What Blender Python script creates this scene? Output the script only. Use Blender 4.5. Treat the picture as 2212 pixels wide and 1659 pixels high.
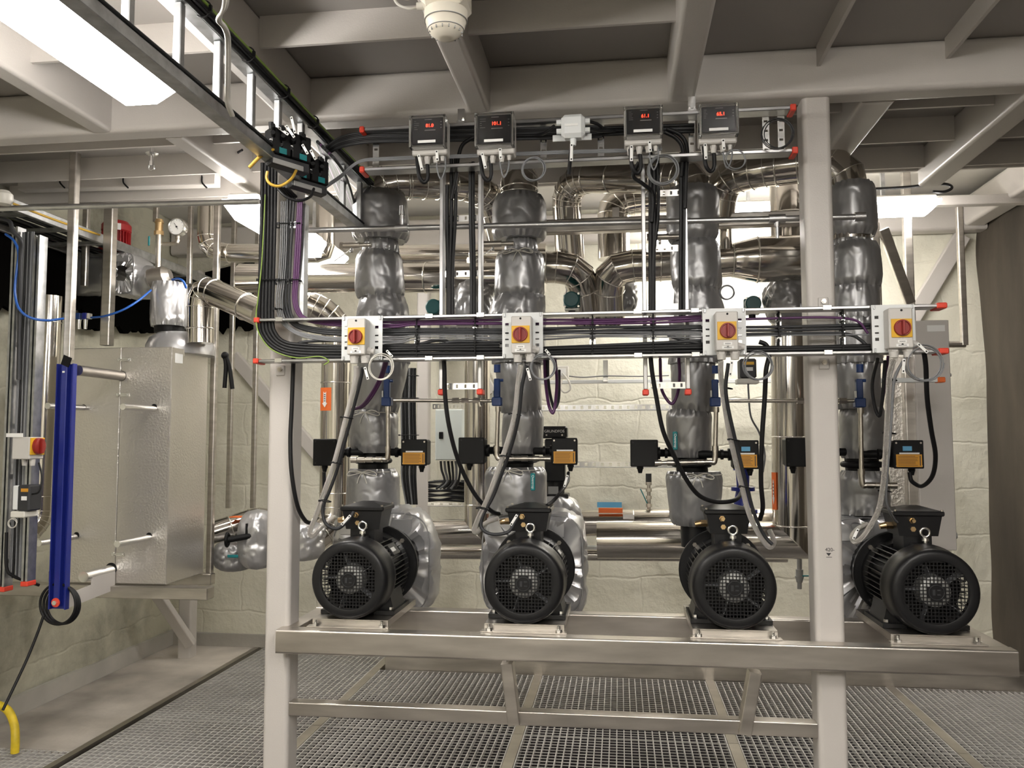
import bpy, bmesh, math, random
from mathutils import Vector, Matrix, Euler
for o in list(bpy.data.objects): bpy.data.objects.remove(o)
C = bpy.context.scene.collection
random.seed(7)
# ------------------------------------------------------------------ camera
EYE = Vector((0, 0, 1.42)); FPX = 1789.0
R = math.radians
MC = Matrix.Rotation(R(7.36), 3, 'Z') @ Matrix.Rotation(R(93.87), 3, 'X') @ Matrix.Rotation(R(-0.1), 3, 'Z')
cam_d = bpy.data.cameras.new('camera'); cam = bpy.data.objects.new('camera', cam_d); C.objects.link(cam)
cam.matrix_world = Matrix.Translation(EYE) @ MC.to_4x4()
cam_d.sensor_width = 36.0; cam_d.lens = 36.0 * FPX / 2212.0; cam_d.clip_start = 0.02
bpy.context.scene.camera = cam
# ------------------------------------------------------------------ world, exposure
w = bpy.data.worlds.new('world'); bpy.context.scene.world = w; w.use_nodes = True
w.node_tree.nodes['Background'].inputs[0].default_value = (0.5, 0.48, 0.45, 1)
w.node_tree.nodes['Background'].inputs[1].default_value = 0.02
vs = bpy.context.scene.view_settings
vs.view_transform = 'Standard'; vs.look = 'None'; vs.exposure = 0.5; vs.gamma = 1.0; vs.use_curve_mapping = False
LAMP = 15.0      # radiance of the luminaire lenses
# ------------------------------------------------------------------ pixel of the photograph + depth plane -> point
def at(x, y, Y):
    d = MC @ Vector(((x - 1106) / FPX, -(y - 829.5) / FPX, -1.0))
    return EYE + d * (Y / d.y)
def atz(x, y, z):
    d = MC @ Vector(((x - 1106) / FPX, -(y - 829.5) / FPX, -1.0))
    return EYE + d * ((z - EYE.z) / d.z)
def V(*a): return Vector(a)
# ------------------------------------------------------------------ materials
M = {}
def mat(name, col, metal=0.0, rough=0.5, var=0.0, vscale=6.0, bump=0.0, bscale=40.0, coat=0.0, stretch=None, emit=None, trans=0.0, rvar=0.0, spec=None, crease=0.0):
    m = bpy.data.materials.new(name); m.use_nodes = True
    nt = m.node_tree; b = nt.nodes['Principled BSDF']
    b.inputs['Base Color'].default_value = (*col, 1); b.inputs['Metallic'].default_value = metal
    b.inputs['Roughness'].default_value = rough
    if coat: b.inputs['Coat Weight'].default_value = coat; b.inputs['Coat Roughness'].default_value = 0.1
    if trans: b.inputs['Transmission Weight'].default_value = trans
    if spec is not None: b.inputs['Specular IOR Level'].default_value = spec
    if emit:
        b.inputs['Emission Color'].default_value = (*emit[0], 1); b.inputs['Emission Strength'].default_value = emit[1]
    if var or bump or rvar or crease:
        tc = nt.nodes.new('ShaderNodeTexCoord'); mp = nt.nodes.new('ShaderNodeMapping')
        nt.links.new(tc.outputs['Object'], mp.inputs[0])
        if stretch: mp.inputs['Scale'].default_value = stretch
    if var or rvar:
        n = nt.nodes.new('ShaderNodeTexNoise'); n.inputs['Scale'].default_value = vscale; n.inputs['Detail'].default_value = 5
        nt.links.new(mp.outputs[0], n.inputs['Vector'])
    if var:
        r = nt.nodes.new('ShaderNodeValToRGB'); r.color_ramp.elements[0].position = 0.3; r.color_ramp.elements[1].position = 0.7
        r.color_ramp.elements[0].color = (*[c * (1 - var) for c in col], 1); r.color_ramp.elements[1].color = (*[min(1, c * (1 + var * .6)) for c in col], 1)
        nt.links.new(n.outputs['Fac'], r.inputs[0]); nt.links.new(r.outputs[0], b.inputs['Base Color'])
    if rvar:
        mr = nt.nodes.new('ShaderNodeMapRange'); mr.inputs['To Min'].default_value = rough - rvar; mr.inputs['To Max'].default_value = rough + rvar
        nt.links.new(n.outputs['Fac'], mr.inputs['Value']); nt.links.new(mr.outputs[0], b.inputs['Roughness'])
    if bump:
        n2 = nt.nodes.new('ShaderNodeTexNoise'); n2.inputs['Scale'].default_value = bscale; n2.inputs['Detail'].default_value = 4
        nt.links.new(mp.outputs[0], n2.inputs['Vector'])
        bp = nt.nodes.new('ShaderNodeBump'); bp.inputs['Strength'].default_value = bump; bp.inputs['Distance'].default_value = 0.01
        nt.links.new(n2.outputs['Fac'], bp.inputs['Height']); nt.links.new(bp.outputs[0], b.inputs['Normal'])
    if crease:
        hs = []
        for sc, rough_ in ((5.5, .35), (13, .3)):
            c = nt.nodes.new('ShaderNodeTexNoise'); c.noise_type = 'RIDGED_MULTIFRACTAL'; c.inputs['Scale'].default_value = sc; c.inputs['Detail'].default_value = 1.5; c.inputs['Roughness'].default_value = rough_; c.inputs['Distortion'].default_value = .6
            nt.links.new(mp.outputs[0], c.inputs['Vector']); hs.append(c)
        ad = nt.nodes.new('ShaderNodeMath'); ad.operation = 'MULTIPLY_ADD'; ad.inputs[1].default_value = .35
        nt.links.new(hs[1].outputs['Fac'], ad.inputs[0]); nt.links.new(hs[0].outputs['Fac'], ad.inputs[2])
        bp = nt.nodes.new('ShaderNodeBump'); bp.inputs['Strength'].default_value = crease; bp.inputs['Distance'].default_value = 0.014
        nt.links.new(ad.outputs[0], bp.inputs['Height']); nt.links.new(bp.outputs[0], b.inputs['Normal'])
    M[name] = m
    return m
mat('paint', (.57, .54, .51), 0, .38, var=.05, vscale=3, bump=.08, bscale=220)
mat('plate', (.34, .32, .30), 0, .5, var=.06, vscale=2)
mat('stainless', (.56, .53, .49), 1, .34, var=.22, vscale=5, stretch=(1, 1, 6), rvar=.08, bump=.05, bscale=60)
mat('skid', (.66, .62, .57), 1, .36, var=.18, vscale=4, stretch=(1, 2, 6), rvar=.08)
mat('chrome', (.64, .605, .555), 1, .14, var=.12, vscale=3, bump=.05, bscale=5, rvar=.05)
mat('band', (.85, .83, .78), 1, .22)
mat('galv', (.50, .51, .52), 1, .42, var=.25, vscale=25, rvar=.08)
mat('strut', (.50, .50, .50), 1, .3, var=.12, vscale=20)
mat('galv_rod', (.58, .58, .58), 1, .38, var=.15, vscale=20)
mat('jacket', (.33, .33, .335), .6, .34, var=.08, vscale=8, crease=.38)
mat('jacket_light', (.52, .52, .53), .65, .32, var=.08, vscale=8, crease=1.0)
mat('black_paint', (.010, .010, .011), 0, .38, bump=.03, bscale=200, spec=.35)
mat('black_plastic', (.006, .006, .0065), 0, .5, spec=.25)
mat('cable_black', (.008, .008, .009), 0, .5, spec=.35)
mat('cable_dark', (.03, .031, .034), 0, .5, spec=.4)
mat('cable_grey', (.19, .195, .205), 0, .45)
mat('cable_purple', (.085, .025, .095), 0, .42)
mat('cable_white', (.62, .60, .55), 0, .4)
mat('cable_blue', (.02, .11, .45), 0, .35)
mat('cable_green', (.22, .33, .06), 0, .4)
mat('cable_yellow', (.50, .31, .04), 0, .4)
mat('braid', (.80, .77, .73), 1, .3, bump=.8, bscale=500)
mat('beige_plastic', (.58, .56, .53), 0, .42)
mat('white_plastic', (.72, .70, .64), 0, .35)
mat('detector_cream', (.80, .75, .64), 0, .35)
mat('white_paint', (.74, .76, .76), 0, .4)
mat('cabinet', (.70, .76, .74), 0, .4)
mat('yellow', (.72, .40, .015), 0, .45)
mat('label_amber', (.58, .27, .02), 0, .5)
mat('knob_red', (.27, .018, .012), 0, .4)
mat('cap_red', (.75, .06, .03), 0, .45)
mat('orange_tape', (.85, .17, .03), 0, .5)
mat('blue_tape', (.12, .38, .62), 0, .55)
mat('blue_paint', (.012, .022, .22), 0, .35)
mat('valve_blue', (.012, .045, .18), 0, .38)
mat('teal', (.005, .20, .22), 0, .4)
mat('teal_dark', (.012, .085, .09), 0, .4)
mat('red_paint', (.35, .012, .015), 0, .4)
mat('brass', (.72, .52, .28), 1, .3)
mat('nickel', (.60, .56, .50), 1, .3, var=.15, vscale=30)
mat('zinc', (.85, .85, .84), 1, .22)
mat('glass_clear', (.96, .96, .96), 0, .03, trans=1.0)
mat('panel_dark', (.018, .019, .023), 0, .35)
mat('paper', (.85, .85, .83), 0, .6)
mat('print_black', (.03, .03, .03), 0, .6)
mat('print_grey', (.35, .35, .34), 0, .6)
mat('rope', (.62, .60, .54), 0, .8)
mat('cladding', (.72, .69, .65), .9, .3, bump=.3, bscale=90, var=.05, vscale=5)
mat('aluminium', (.42, .42, .41), .6, .5)
mat('concrete', (.46, .44, .40), 0, .85, var=.25, vscale=2.2, bump=.3, bscale=30)
mat('grating', (.64, .62, .595), .15, .45, var=.1, vscale=8)
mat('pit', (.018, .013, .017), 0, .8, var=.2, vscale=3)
mat('led_red', (.5, .02, .01), 0, .5, emit=((1, .03, .012), 5))
mat('lens', (.9, .9, .9), 0, .5, emit=((1.0, .955, .90), LAMP * 1.75))
mat('lens_near', (.9, .9, .9), 0, .5, emit=((1.0, .955, .90), LAMP * 2.6))
mat('yellow_hose', (.75, .55, .03), 0, .5, var=.3, vscale=18)
# ------------------------------------------------------------------ mesh collector
def catmull(pts, n=8):
    pts = [Vector(p) for p in pts]
    if len(pts) < 3: return pts
    P = [pts[0] * 2 - pts[1]] + pts + [pts[-1] * 2 - pts[-2]]
    out = []
    for i in range(1, len(P) - 2):
        p0, p1, p2, p3 = P[i - 1], P[i], P[i + 1], P[i + 2]
        for k in range(n):
            t = k / n
            out.append(.5 * ((2 * p1) + (p2 - p0) * t + (2 * p0 - 5 * p1 + 4 * p2 - p3) * t * t + (3 * p1 - p0 - 3 * p2 + p3) * t ** 3))
    out.append(P[-2]); return out
def frame(d):
    d = d.normalized(); u = Vector((0, 0, 1)) if abs(d.z) < .9 else Vector((0, 1, 0))
    a = d.cross(u).normalized(); b = a.cross(d).normalized(); return a, b
class MB:
    def __init__(s, ang=None): s.v = []; s.f = []; s.s = []; s.ang = ang; s.bevelled = False; s.tubed = False
    def face(s, idx, sm=False): s.f.append(idx); s.s.append(sm)
    def quad(s, a, b, c, d, sm=False):
        n = len(s.v); s.v += [Vector(a), Vector(b), Vector(c), Vector(d)]; s.face((n, n + 1, n + 2, n + 3), sm); return s
    def box(s, x0, x1, y0, y1, z0, z1, bev=0.0):
        return s.obox(V((x0 + x1) / 2, (y0 + y1) / 2, (z0 + z1) / 2), V(abs(x1 - x0) / 2, 0, 0), V(0, abs(y1 - y0) / 2, 0), V(0, 0, abs(z1 - z0) / 2), bev)
    def obox(s, c, ax, ay, az, bev=0.0):
        c = Vector(c); hx, hy, hz = ax.length, ay.length, az.length
        if bev <= 0 or bev >= min(hx, hy, hz):
            n = len(s.v)
            for i in (-1, 1):
                for j in (-1, 1):
                    for k in (-1, 1): s.v.append(c + ax * i + ay * j + az * k)
            for q in ((0, 1, 3, 2), (4, 6, 7, 5), (0, 4, 5, 1), (2, 3, 7, 6), (0, 2, 6, 4), (1, 5, 7, 3)): s.face(tuple(n + i for i in q))
            return s
        s.bevelled = True; X, Y, Z = ax / hx, ay / hy, az / hz; n = len(s.v); idx = {}
        for i in (-1, 1):
            for j in (-1, 1):
                for k in (-1, 1):
                    for a, (dx, dy, dz) in enumerate(((0, 1, 1), (1, 0, 1), (1, 1, 0))):
                        idx[(i, j, k, a)] = len(s.v)
                        s.v.append(c + X * i * (hx - bev * dx) + Y * j * (hy - bev * dy) + Z * k * (hz - bev * dz))
        for i in (-1, 1):
            s.face(tuple(idx[(i, j, k, 0)] for j, k in ((-1, -1), (1, -1), (1, 1), (-1, 1))))
            s.face(tuple(idx[(j, i, k, 1)] for j, k in ((-1, -1), (1, -1), (1, 1), (-1, 1))))
            s.face(tuple(idx[(j, k, i, 2)] for j, k in ((-1, -1), (1, -1), (1, 1), (-1, 1))))
            for j in (-1, 1):
                s.face((idx[(i, j, -1, 0)], idx[(i, j, 1, 0)], idx[(i, j, 1, 1)], idx[(i, j, -1, 1)]), True)
                s.face((idx[(i, -1, j, 0)], idx[(i, 1, j, 0)], idx[(i, 1, j, 2)], idx[(i, -1, j, 2)]), True)
                s.face((idx[(-1, i, j, 1)], idx[(1, i, j, 1)], idx[(1, i, j, 2)], idx[(-1, i, j, 2)]), True)
                for k in (-1, 1): s.face((idx[(i, j, k, 0)], idx[(i, j, k, 1)], idx[(i, j, k, 2)]), True)
        return s
    def bar(s, p0, p1, wx, wy, up=None, bev=0.0):
        p0, p1 = Vector(p0), Vector(p1); d = p1 - p0
        if up is None: a, b = frame(d)
        else: b = (Vector(up) - d.normalized() * d.normalized().dot(Vector(up))).normalized(); a = d.cross(b).normalized()
        return s.obox((p0 + p1) / 2, a * wx / 2, b * wy / 2, d / 2, bev)
    def sweep(s, pts, rad, seg=10, closed=False, caps=True, miter=False, smooth=True):
        pts = [Vector(p) for p in pts]; n0 = len(s.v); N = len(pts)
        rr = rad if isinstance(rad, (list, tuple)) else [rad] * N
        a, b = frame((pts[1] - pts[0])); prev = (pts[1] - pts[0]).normalized()
        for i, p in enumerate(pts):
            if closed: din = (p - pts[i - 1]).normalized(); dout = (pts[(i + 1) % N] - p).normalized()
            else:
                din = (p - pts[i - 1]).normalized() if i else (pts[1] - pts[0]).normalized()
                dout = (pts[i + 1] - p).normalized() if i < N - 1 else din
            q = prev.rotation_difference(din); a = q @ a; b = q @ b
            t = (din + dout); t = t.normalized() if t.length > 1e-6 else din
            for k in range(seg):
                an = 2 * math.pi * k / seg; off = (a * math.cos(an) + b * math.sin(an)) * rr[i]
                if abs(din.dot(t)) > .2: off = off - din * (off.dot(t) / din.dot(t))
                s.v.append(p + off)
            prev = din
        for i in range(N if closed else N - 1):
            for k in range(seg):
                j = (i + 1) % N
                s.face((n0 + i * seg + k, n0 + i * seg + (k + 1) % seg, n0 + j * seg + (k + 1) % seg, n0 + j * seg + k), smooth)
        if caps and not closed:
            s.face(tuple(n0 + k for k in range(seg))[::-1]); s.face(tuple(n0 + (N - 1) * seg + k for k in range(seg)))
        return s
    def rbar(s, p0, p1, wa, wb, up, r):
        """hollow section look: square bar with rounded long edges"""
        p0, p1 = Vector(p0), Vector(p1); d = (p1 - p0).normalized(); b = (Vector(up) - d * d.dot(Vector(up))).normalized(); a = d.cross(b).normalized(); ring = []; e = min(.0015, r * .2)
        for sx, sy, a0 in ((1, 1, 0), (-1, 1, 90), (-1, -1, 180), (1, -1, 270)):
            cx, cy = sx * (wa / 2 - r), sy * (wb / 2 - r); L = []
            for k in range(5): t = math.radians(a0 + 22.5 * k); L.append((cx + r * math.cos(t), cy + r * math.sin(t)))
            t0, t1 = math.radians(a0), math.radians(a0 + 90)
            pre = (L[0][0] - e * math.cos(t1), L[0][1] - e * math.sin(t1)); post_ = (L[-1][0] - e * math.cos(t0), L[-1][1] - e * math.sin(t0)); ring += [pre] + L + [post_]
        n0 = len(s.v); N = len(ring)
        for q in (p0, p1): s.v += [q + a * x + b * y for x, y in ring]
        for k in range(N): s.face((n0 + k, n0 + (k + 1) % N, n0 + N + (k + 1) % N, n0 + N + k), True)
        s.face(tuple(range(n0, n0 + N))[::-1]); s.face(tuple(range(n0 + N, n0 + 2 * N))); return s
    def rbox(s, x0, x1, y0, y1, z0, z1, r):
        cx, cy, cz = (x0 + x1) / 2, (y0 + y1) / 2, (z0 + z1) / 2; L = (abs(x1 - x0), abs(y1 - y0), abs(z1 - z0)); m = L.index(max(L))
        if m == 0: return s.rbar((x0, cy, cz), (x1, cy, cz), L[1], L[2], (0, 0, 1), r)
        if m == 1: return s.rbar((cx, y0, cz), (cx, y1, cz), L[0], L[2], (0, 0, 1), r)
        return s.rbar((cx, cy, z0), (cx, cy, z1), L[0], L[1], (0, 1, 0), r)
    def cyl(s, p0, p1, r, r1=None, seg=20): return s.sweep([p0, p1], [r, r if r1 is None else r1], seg)
    def tube(s, pts, r, seg=8, n=6): s.tubed = True; return s.sweep(catmull(pts, n), r, seg)
    def _t(s): s.tubed = True; return s
    def torus(s, c, nrm, Rr, r, seg=28, ts=8, squash=1.0):
        a, b = frame(Vector(nrm)); return s._t().sweep([Vector(c) + a * math.cos(2 * math.pi * i / seg) * Rr + b * math.sin(2 * math.pi * i / seg) * Rr * squash for i in range(seg)], r, ts, closed=True)
    def lathe(s, o, axis, prof, seg=32, fn=None, smooth=True, caps=True):
        o = Vector(o); ax = Vector(axis).normalized(); a, b = frame(ax); n0 = len(s.v)
        for i, (h, r) in enumerate(prof):
            for k in range(seg):
                an = 2 * math.pi * k / seg; q = r * (1 + (fn(an, h, i) if fn else 0))
                s.v.append(o + ax * h + (a * math.cos(an) + b * math.sin(an)) * q)
        for i in range(len(prof) - 1):
            for k in range(seg): s.face((n0 + i * seg + k, n0 + i * seg + (k + 1) % seg, n0 + (i + 1) * seg + (k + 1) % seg, n0 + (i + 1) * seg + k), smooth)
        if caps:
            if prof[0][1] > 1e-5: s.face(tuple(n0 + k for k in range(seg))[::-1])
            if prof[-1][1] > 1e-5: s.face(tuple(n0 + (len(prof) - 1) * seg + k for k in range(seg)))
        return s
    def prism(s, poly, ext, smooth=False):
        n = len(s.v); k = len(poly); e = Vector(ext)
        s.v += [Vector(p) for p in poly] + [Vector(p) + e for p in poly]
        s.face(tuple(range(n, n + k))); s.face(tuple(range(n + k, n + 2 * k))[::-1])
        for i in range(k): s.face((n + i, n + (i + 1) % k, n + k + (i + 1) % k, n + k + i), smooth)
        return s
    def ball(s, c, r, seg=14, rings=8, sc=(1, 1, 1)):
        c = Vector(c); n0 = len(s.v)
        for i in range(rings + 1):
            th = math.pi * i / rings
            for k in range(seg):
                ph = 2 * math.pi * k / seg
                s.v.append(c + V(r * math.sin(th) * math.cos(ph) * sc[0], r * math.sin(th) * math.sin(ph) * sc[1], r * math.cos(th) * sc[2]))
        for i in range(rings):
            for k in range(seg): s.face((n0 + i * seg + k, n0 + i * seg + (k + 1) % seg, n0 + (i + 1) * seg + (k + 1) % seg, n0 + (i + 1) * seg + k), True)
        return s
    # ---- shapes given on a depth plane of the scene
    def pxbox(s, x0, y0, x1, y1, Y, dep, bev=0.0):
        a = at(x0, y1, Y); b = at(x1, y0, Y); return s.box(a.x, b.x, Y, Y + dep, a.z, b.z, bev)
    def pxtube(s, pts, r, seg=8, n=6): return s.tube([at(*p) for p in pts], r, seg, n)
    def build(s, name, m, parent=None, label=None, cat=None, group=None, kind=None):
        me = bpy.data.meshes.new(name)
        if parent is not None: org = ORG[parent.name]
        else:
            xs = [p.x for p in s.v]; ys = [p.y for p in s.v]; zs = [p.z for p in s.v]
            org = V((min(xs) + max(xs)) / 2, (min(ys) + max(ys)) / 2, min(zs))
        me.from_pydata([tuple(p - org) for p in s.v], [], s.f); me.update()
        for p, fl in zip(me.polygons, s.s): p.use_smooth = fl
        me.materials.append(M[m] if isinstance(m, str) else m)
        bm = bmesh.new(); bm.from_mesh(me); bmesh.ops.recalc_face_normals(bm, faces=bm.faces); bm.to_mesh(me); bm.free()
        me.set_sharp_from_angle(angle=math.radians(s.ang or (30 if s.bevelled else 70 if s.tubed else 38)))
        o = bpy.data.objects.new(name, me); C.objects.link(o); ORG[o.name] = org
        if parent is not None: o.parent = parent
        else: o.location = org
        if label: o['label'] = label
        if cat: o['category'] = cat
        if group: o['group'] = group
        if kind: o['kind'] = kind
        return o
ORG = {}
def thing(name, label, cat, loc, group=None):
    o = bpy.data.objects.new(name, None); C.objects.link(o); o.location = loc; o.empty_display_size = .05
    o['label'] = label; o['category'] = cat; ORG[o.name] = Vector(loc)
    if group: o['group'] = group
    return o
def copy_tree(o, delta, label=None, group=None):
    c = o.copy(); C.objects.link(c); c.location = o.location + Vector(delta); ORG[c.name] = ORG[o.name] + Vector(delta)
    if label: c['label'] = label
    if group: c['group'] = group
    for ch in [x for x in C.objects if x.parent == o]:
        d = ch.copy(); C.objects.link(d); d.parent = c; ORG[d.name] = ORG[ch.name] + Vector(delta)
        for g in [x for x in C.objects if x.parent == ch]:
            e = g.copy(); C.objects.link(e); e.parent = d; ORG[e.name] = ORG[g.name] + Vector(delta)
    return c
def text(name, body, p, size, m, parent, label=None, rotz=0.0, vertical=False, roll=0.0, yaw=0.0):
    cu = bpy.data.curves.new(name, 'FONT'); cu.body = body; cu.size = size; cu.align_x = 'CENTER'; cu.align_y = 'CENTER'; cu.extrude = .0004
    t = bpy.data.objects.new('tmp', cu); me = bpy.data.meshes.new_from_object(t)
    bpy.data.objects.remove(t); bpy.data.curves.remove(cu)
    mt = Matrix.Translation(Vector(p) - ORG[parent.name]) @ Matrix.Rotation(yaw, 4, 'Z') @ Matrix.Rotation(math.pi / 2, 4, 'X') @ Matrix.Rotation(roll, 4, 'Z')
    me.transform(mt); me.materials.clear(); me.materials.append(M[m])
    me.name = name
    o = bpy.data.objects.new(name, me); C.objects.link(o); o.parent = parent; ORG[o.name] = ORG[parent.name]
    if label: o['label'] = label
    return o
# ================================================================== the room
def wall_material(name, base, dirt, line=.29):
    m = bpy.data.materials.new(name); m.use_nodes = True; nt = m.node_tree; b = nt.nodes['Principled BSDF']; L = nt.links.new
    b.inputs['Roughness'].default_value = .75
    tc = nt.nodes.new('ShaderNodeTexCoord')
    n1 = nt.nodes.new('ShaderNodeTexNoise'); n1.inputs['Scale'].default_value = 1.1; n1.inputs['Detail'].default_value = 8; n1.inputs['Roughness'].default_value = .65
    L(tc.outputs['Object'], n1.inputs['Vector'])
    r = nt.nodes.new('ShaderNodeValToRGB'); r.color_ramp.elements[0].position = .32; r.color_ramp.elements[1].position = .52
    r.color_ramp.elements[0].color = (*dirt, 1); r.color_ramp.elements[1].color = (*base, 1)
    L(n1.outputs['Fac'], r.inputs[0]); L(r.outputs[0], b.inputs['Base Color'])
    # relief: rough stone courses with mortar ledges
    br = nt.nodes.new('ShaderNodeTexBrick'); br.inputs['Scale'].default_value = 1.0; br.inputs['Brick Width'].default_value = .55; br.inputs['Row Height'].default_value = line
    br.inputs['Mortar Size'].default_value = .012; br.inputs['Mortar Smooth'].default_value = 1.0
    mp = nt.nodes.new('ShaderNodeMapping'); mp.inputs['Rotation'].default_value = (math.pi / 2, 0, 0)
    nz = nt.nodes.new('ShaderNodeTexNoise'); nz.inputs['Scale'].default_value = 5; nz.inputs['Detail'].default_value = 3
    mx = nt.nodes.new('ShaderNodeVectorMath'); mx.operation = 'MULTIPLY_ADD'; mx.inputs[1].default_value = (.09, .09, .09)
    L(tc.outputs['Object'], nz.inputs['Vector']); L(nz.outputs['Color'], mx.inputs[0]); L(tc.outputs['Object'], mx.inputs[2]); L(mx.outputs[0], mp.inputs[0]); L(mp.outputs[0], br.inputs['Vector'])
    n2 = nt.nodes.new('ShaderNodeTexNoise'); n2.inputs['Scale'].default_value = 9; n2.inputs['Detail'].default_value = 8; n2.inputs['Roughness'].default_value = .6
    L(tc.outputs['Object'], n2.inputs['Vector'])
    ad = nt.nodes.new('ShaderNodeMath'); ad.operation = 'MULTIPLY_ADD'; ad.inputs[1].default_value = -.22
    L(br.outputs['Fac'], ad.inputs[0]); L(n2.outputs['Fac'], ad.inputs[2])
    bp = nt.nodes.new('ShaderNodeBump'); bp.inputs['Strength'].default_value = .5; bp.inputs['Distance'].default_value = .03
    L(ad.outputs[0], bp.inputs['Height']); L(bp.outputs[0], b.inputs['Normal'])
    M[name] = m
wall_material('wall_cream', (.77, .75, .64), (.60, .58, .47))
wall_material('wall_stained', (.55, .535, .43), (.20, .19, .15))
mat('wall_brown', (.075, .062, .047), 0, .85, var=.6, vscale=2.2, bump=.8, bscale=10, stretch=(1, 1, .3))
mat('floor_concrete', (.50, .46, .415), 0, .8, var=.6, vscale=1.7, bump=.25, bscale=25)
mat('ceiling_white', (.66, .64, .60), 0, .5, var=.04)
XL, XR, YB, YF, ZC, ZH = -3.13, 2.29, 5.56, -3.2, 2.73, 2.98
def rough_wall(name, p0, ux, uz, nx, nz, amp, m):
    b = MB(); p0, ux, uz = Vector(p0), Vector(ux), Vector(uz); nn = ux.cross(uz).normalized()
    rnd = random.Random(len(name)); ph = [(rnd.uniform(2, 14), rnd.uniform(2, 14), rnd.uniform(0, 6.28)) for _ in range(14)]
    for j in range(nz + 1):
        for i in range(nx + 1):
            u, v = i / nx * ux.length, j / nz * uz.length
            h = sum(math.sin(a * u + c * v + q) / (1 + .15 * (a + c)) for a, c, q in ph) * amp
            b.v.append(p0 + ux * i / nx + uz * j / nz + nn * h)
    for j in range(nz):
        for i in range(nx):
            k = j * (nx + 1) + i; b.face((k, k + 1, k + nx + 2, k + nx + 1), True)
    return b.build(name, m, kind='structure')
rough_wall('wall_back', (XL - .1, YB, -.3), (XR - XL + .3, 0, 0), (0, 0, 3.4), 110, 70, .006, 'wall_cream')
rough_wall('wall_left', (XL, YF, -.3), (0, YB - YF + .1, 0), (0, 0, 3.4), 90, 60, .012, 'wall_stained')
rough_wall('wall_right', (XR, YB + .1, -.3), (0, YF - YB - .1, 0), (0, 0, 3.4), 90, 60, .008, 'wall_brown')
MB().box(XL, XR, YF - .1, YF, -.3, 3.1).build('wall_front', 'wall_cream', kind='structure')
MB().box(XL + .0, XR, YF, 3.9, ZC, ZC + .02).build('ceiling', 'plate', kind='structure')
MB().box(XL + .0, XR, 3.9, YB, ZH, ZH + .02).build('ceiling', 'ceiling_white', kind='structure')
MB().box(XL, XR, 3.9, 3.915, ZC - .09, ZH).build('trim_1', 'paint', kind='structure')
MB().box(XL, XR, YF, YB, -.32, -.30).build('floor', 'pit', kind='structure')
# concrete ledge on the left with its steel edge
MB().box(XL, -2.50, 3.62, YB, -.3, -.001).build('floor', 'floor_concrete', kind='structure')
MB().box(-2.50, -2.465, YF, YB, -.3, .004).build('trim_2', 'stainless', kind='structure')
MB().box(XL, -2.50, YF, 1.9, -.3, -.001).build('floor', 'floor_concrete', kind='structure')
MB().box(XL, -2.0, YB - .03, YB + .02, 0, .085).build('baseboard_back', 'concrete', kind='structure')
MB().box(XL, XL + .03, 1.9, YB, 0, .10).build('baseboard_left', 'concrete', kind='structure')
# kerb behind the gratings
MB().box(-1.46, XR, 5.11, 5.19, -.3, .09, .004).build('trim_3', 'skid', kind='structure')
MB().box(-1.46, XR, 5.19, YB, -.3, .0).build('floor', 'floor_concrete', kind='structure')
# ---- gratings: every panel with its bearing bars and cross bars
xs = [-2.46, -1.515, -.50, .515, 1.53, XR]
def grating(x0, x1, y0, y1, label, px=.0335, py=.0335, z=0.0):
    b = MB()
    n = int((x1 - x0) / px)
    for i in range(n + 1):
        x = x0 + .004 + i * (x1 - x0 - .008) / n; b.box(x - .0023, x + .0023, y0, y1, z - .022, z)
    n = int((y1 - y0) / py)
    for i in range(n + 1):
        y = y0 + .004 + i * (y1 - y0 - .008) / n; b.box(x0, x1, y - .0011, y + .0011, z - .004, z - .001)
    return b.build('floor_grating', 'grating', label=label, cat='grating', group='steel floor gratings')
names = ['beside the concrete ledge', 'beneath the first two motors', 'beneath the third motor', 'beneath the right white post', 'beside the brown wall']
ys = [.2, 1.2, 2.2, 3.07, 4.08, 5.10]
for i in range(5):
    yy = ys if i else [.2, 1.2, 2.2, 3.07, 4.08, YB - .02]
    for j in range(3, 5):
        ya, yb = yy[j], yy[j + 1]
        grating(xs[i] + .025, xs[i + 1] - .025, ya + .003, yb - .003, 'steel floor grating panel ' + names[i] + (', nearer row' if j == 3 else ', farthest row' if i else ', reaching the back wall'))
    for j in range(2, 3):
        grating(xs[i] + .025, xs[i + 1] - .025, yy[j] + .003, yy[j + 1] - .003, 'steel floor grating panel ' + names[i] + ', row under the frame')
grating(XL + .02, -2.505, 1.9, 3.61, 'dull steel floor grating at the lower left corner beside the yellow hose', z=.0)
for i in range(1, 5):
    k = MB(); k.box(xs[i] - .024, xs[i] + .024, 1.2, 4.08 if i else YB, -.06, .001); k.box(xs[i] - .024, xs[i] + .024, 4.084, 5.11 if i > 1 else YB, -.06, .001)
    k.build('trim_%d' % (i + 3), 'skid', kind='structure')
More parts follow.
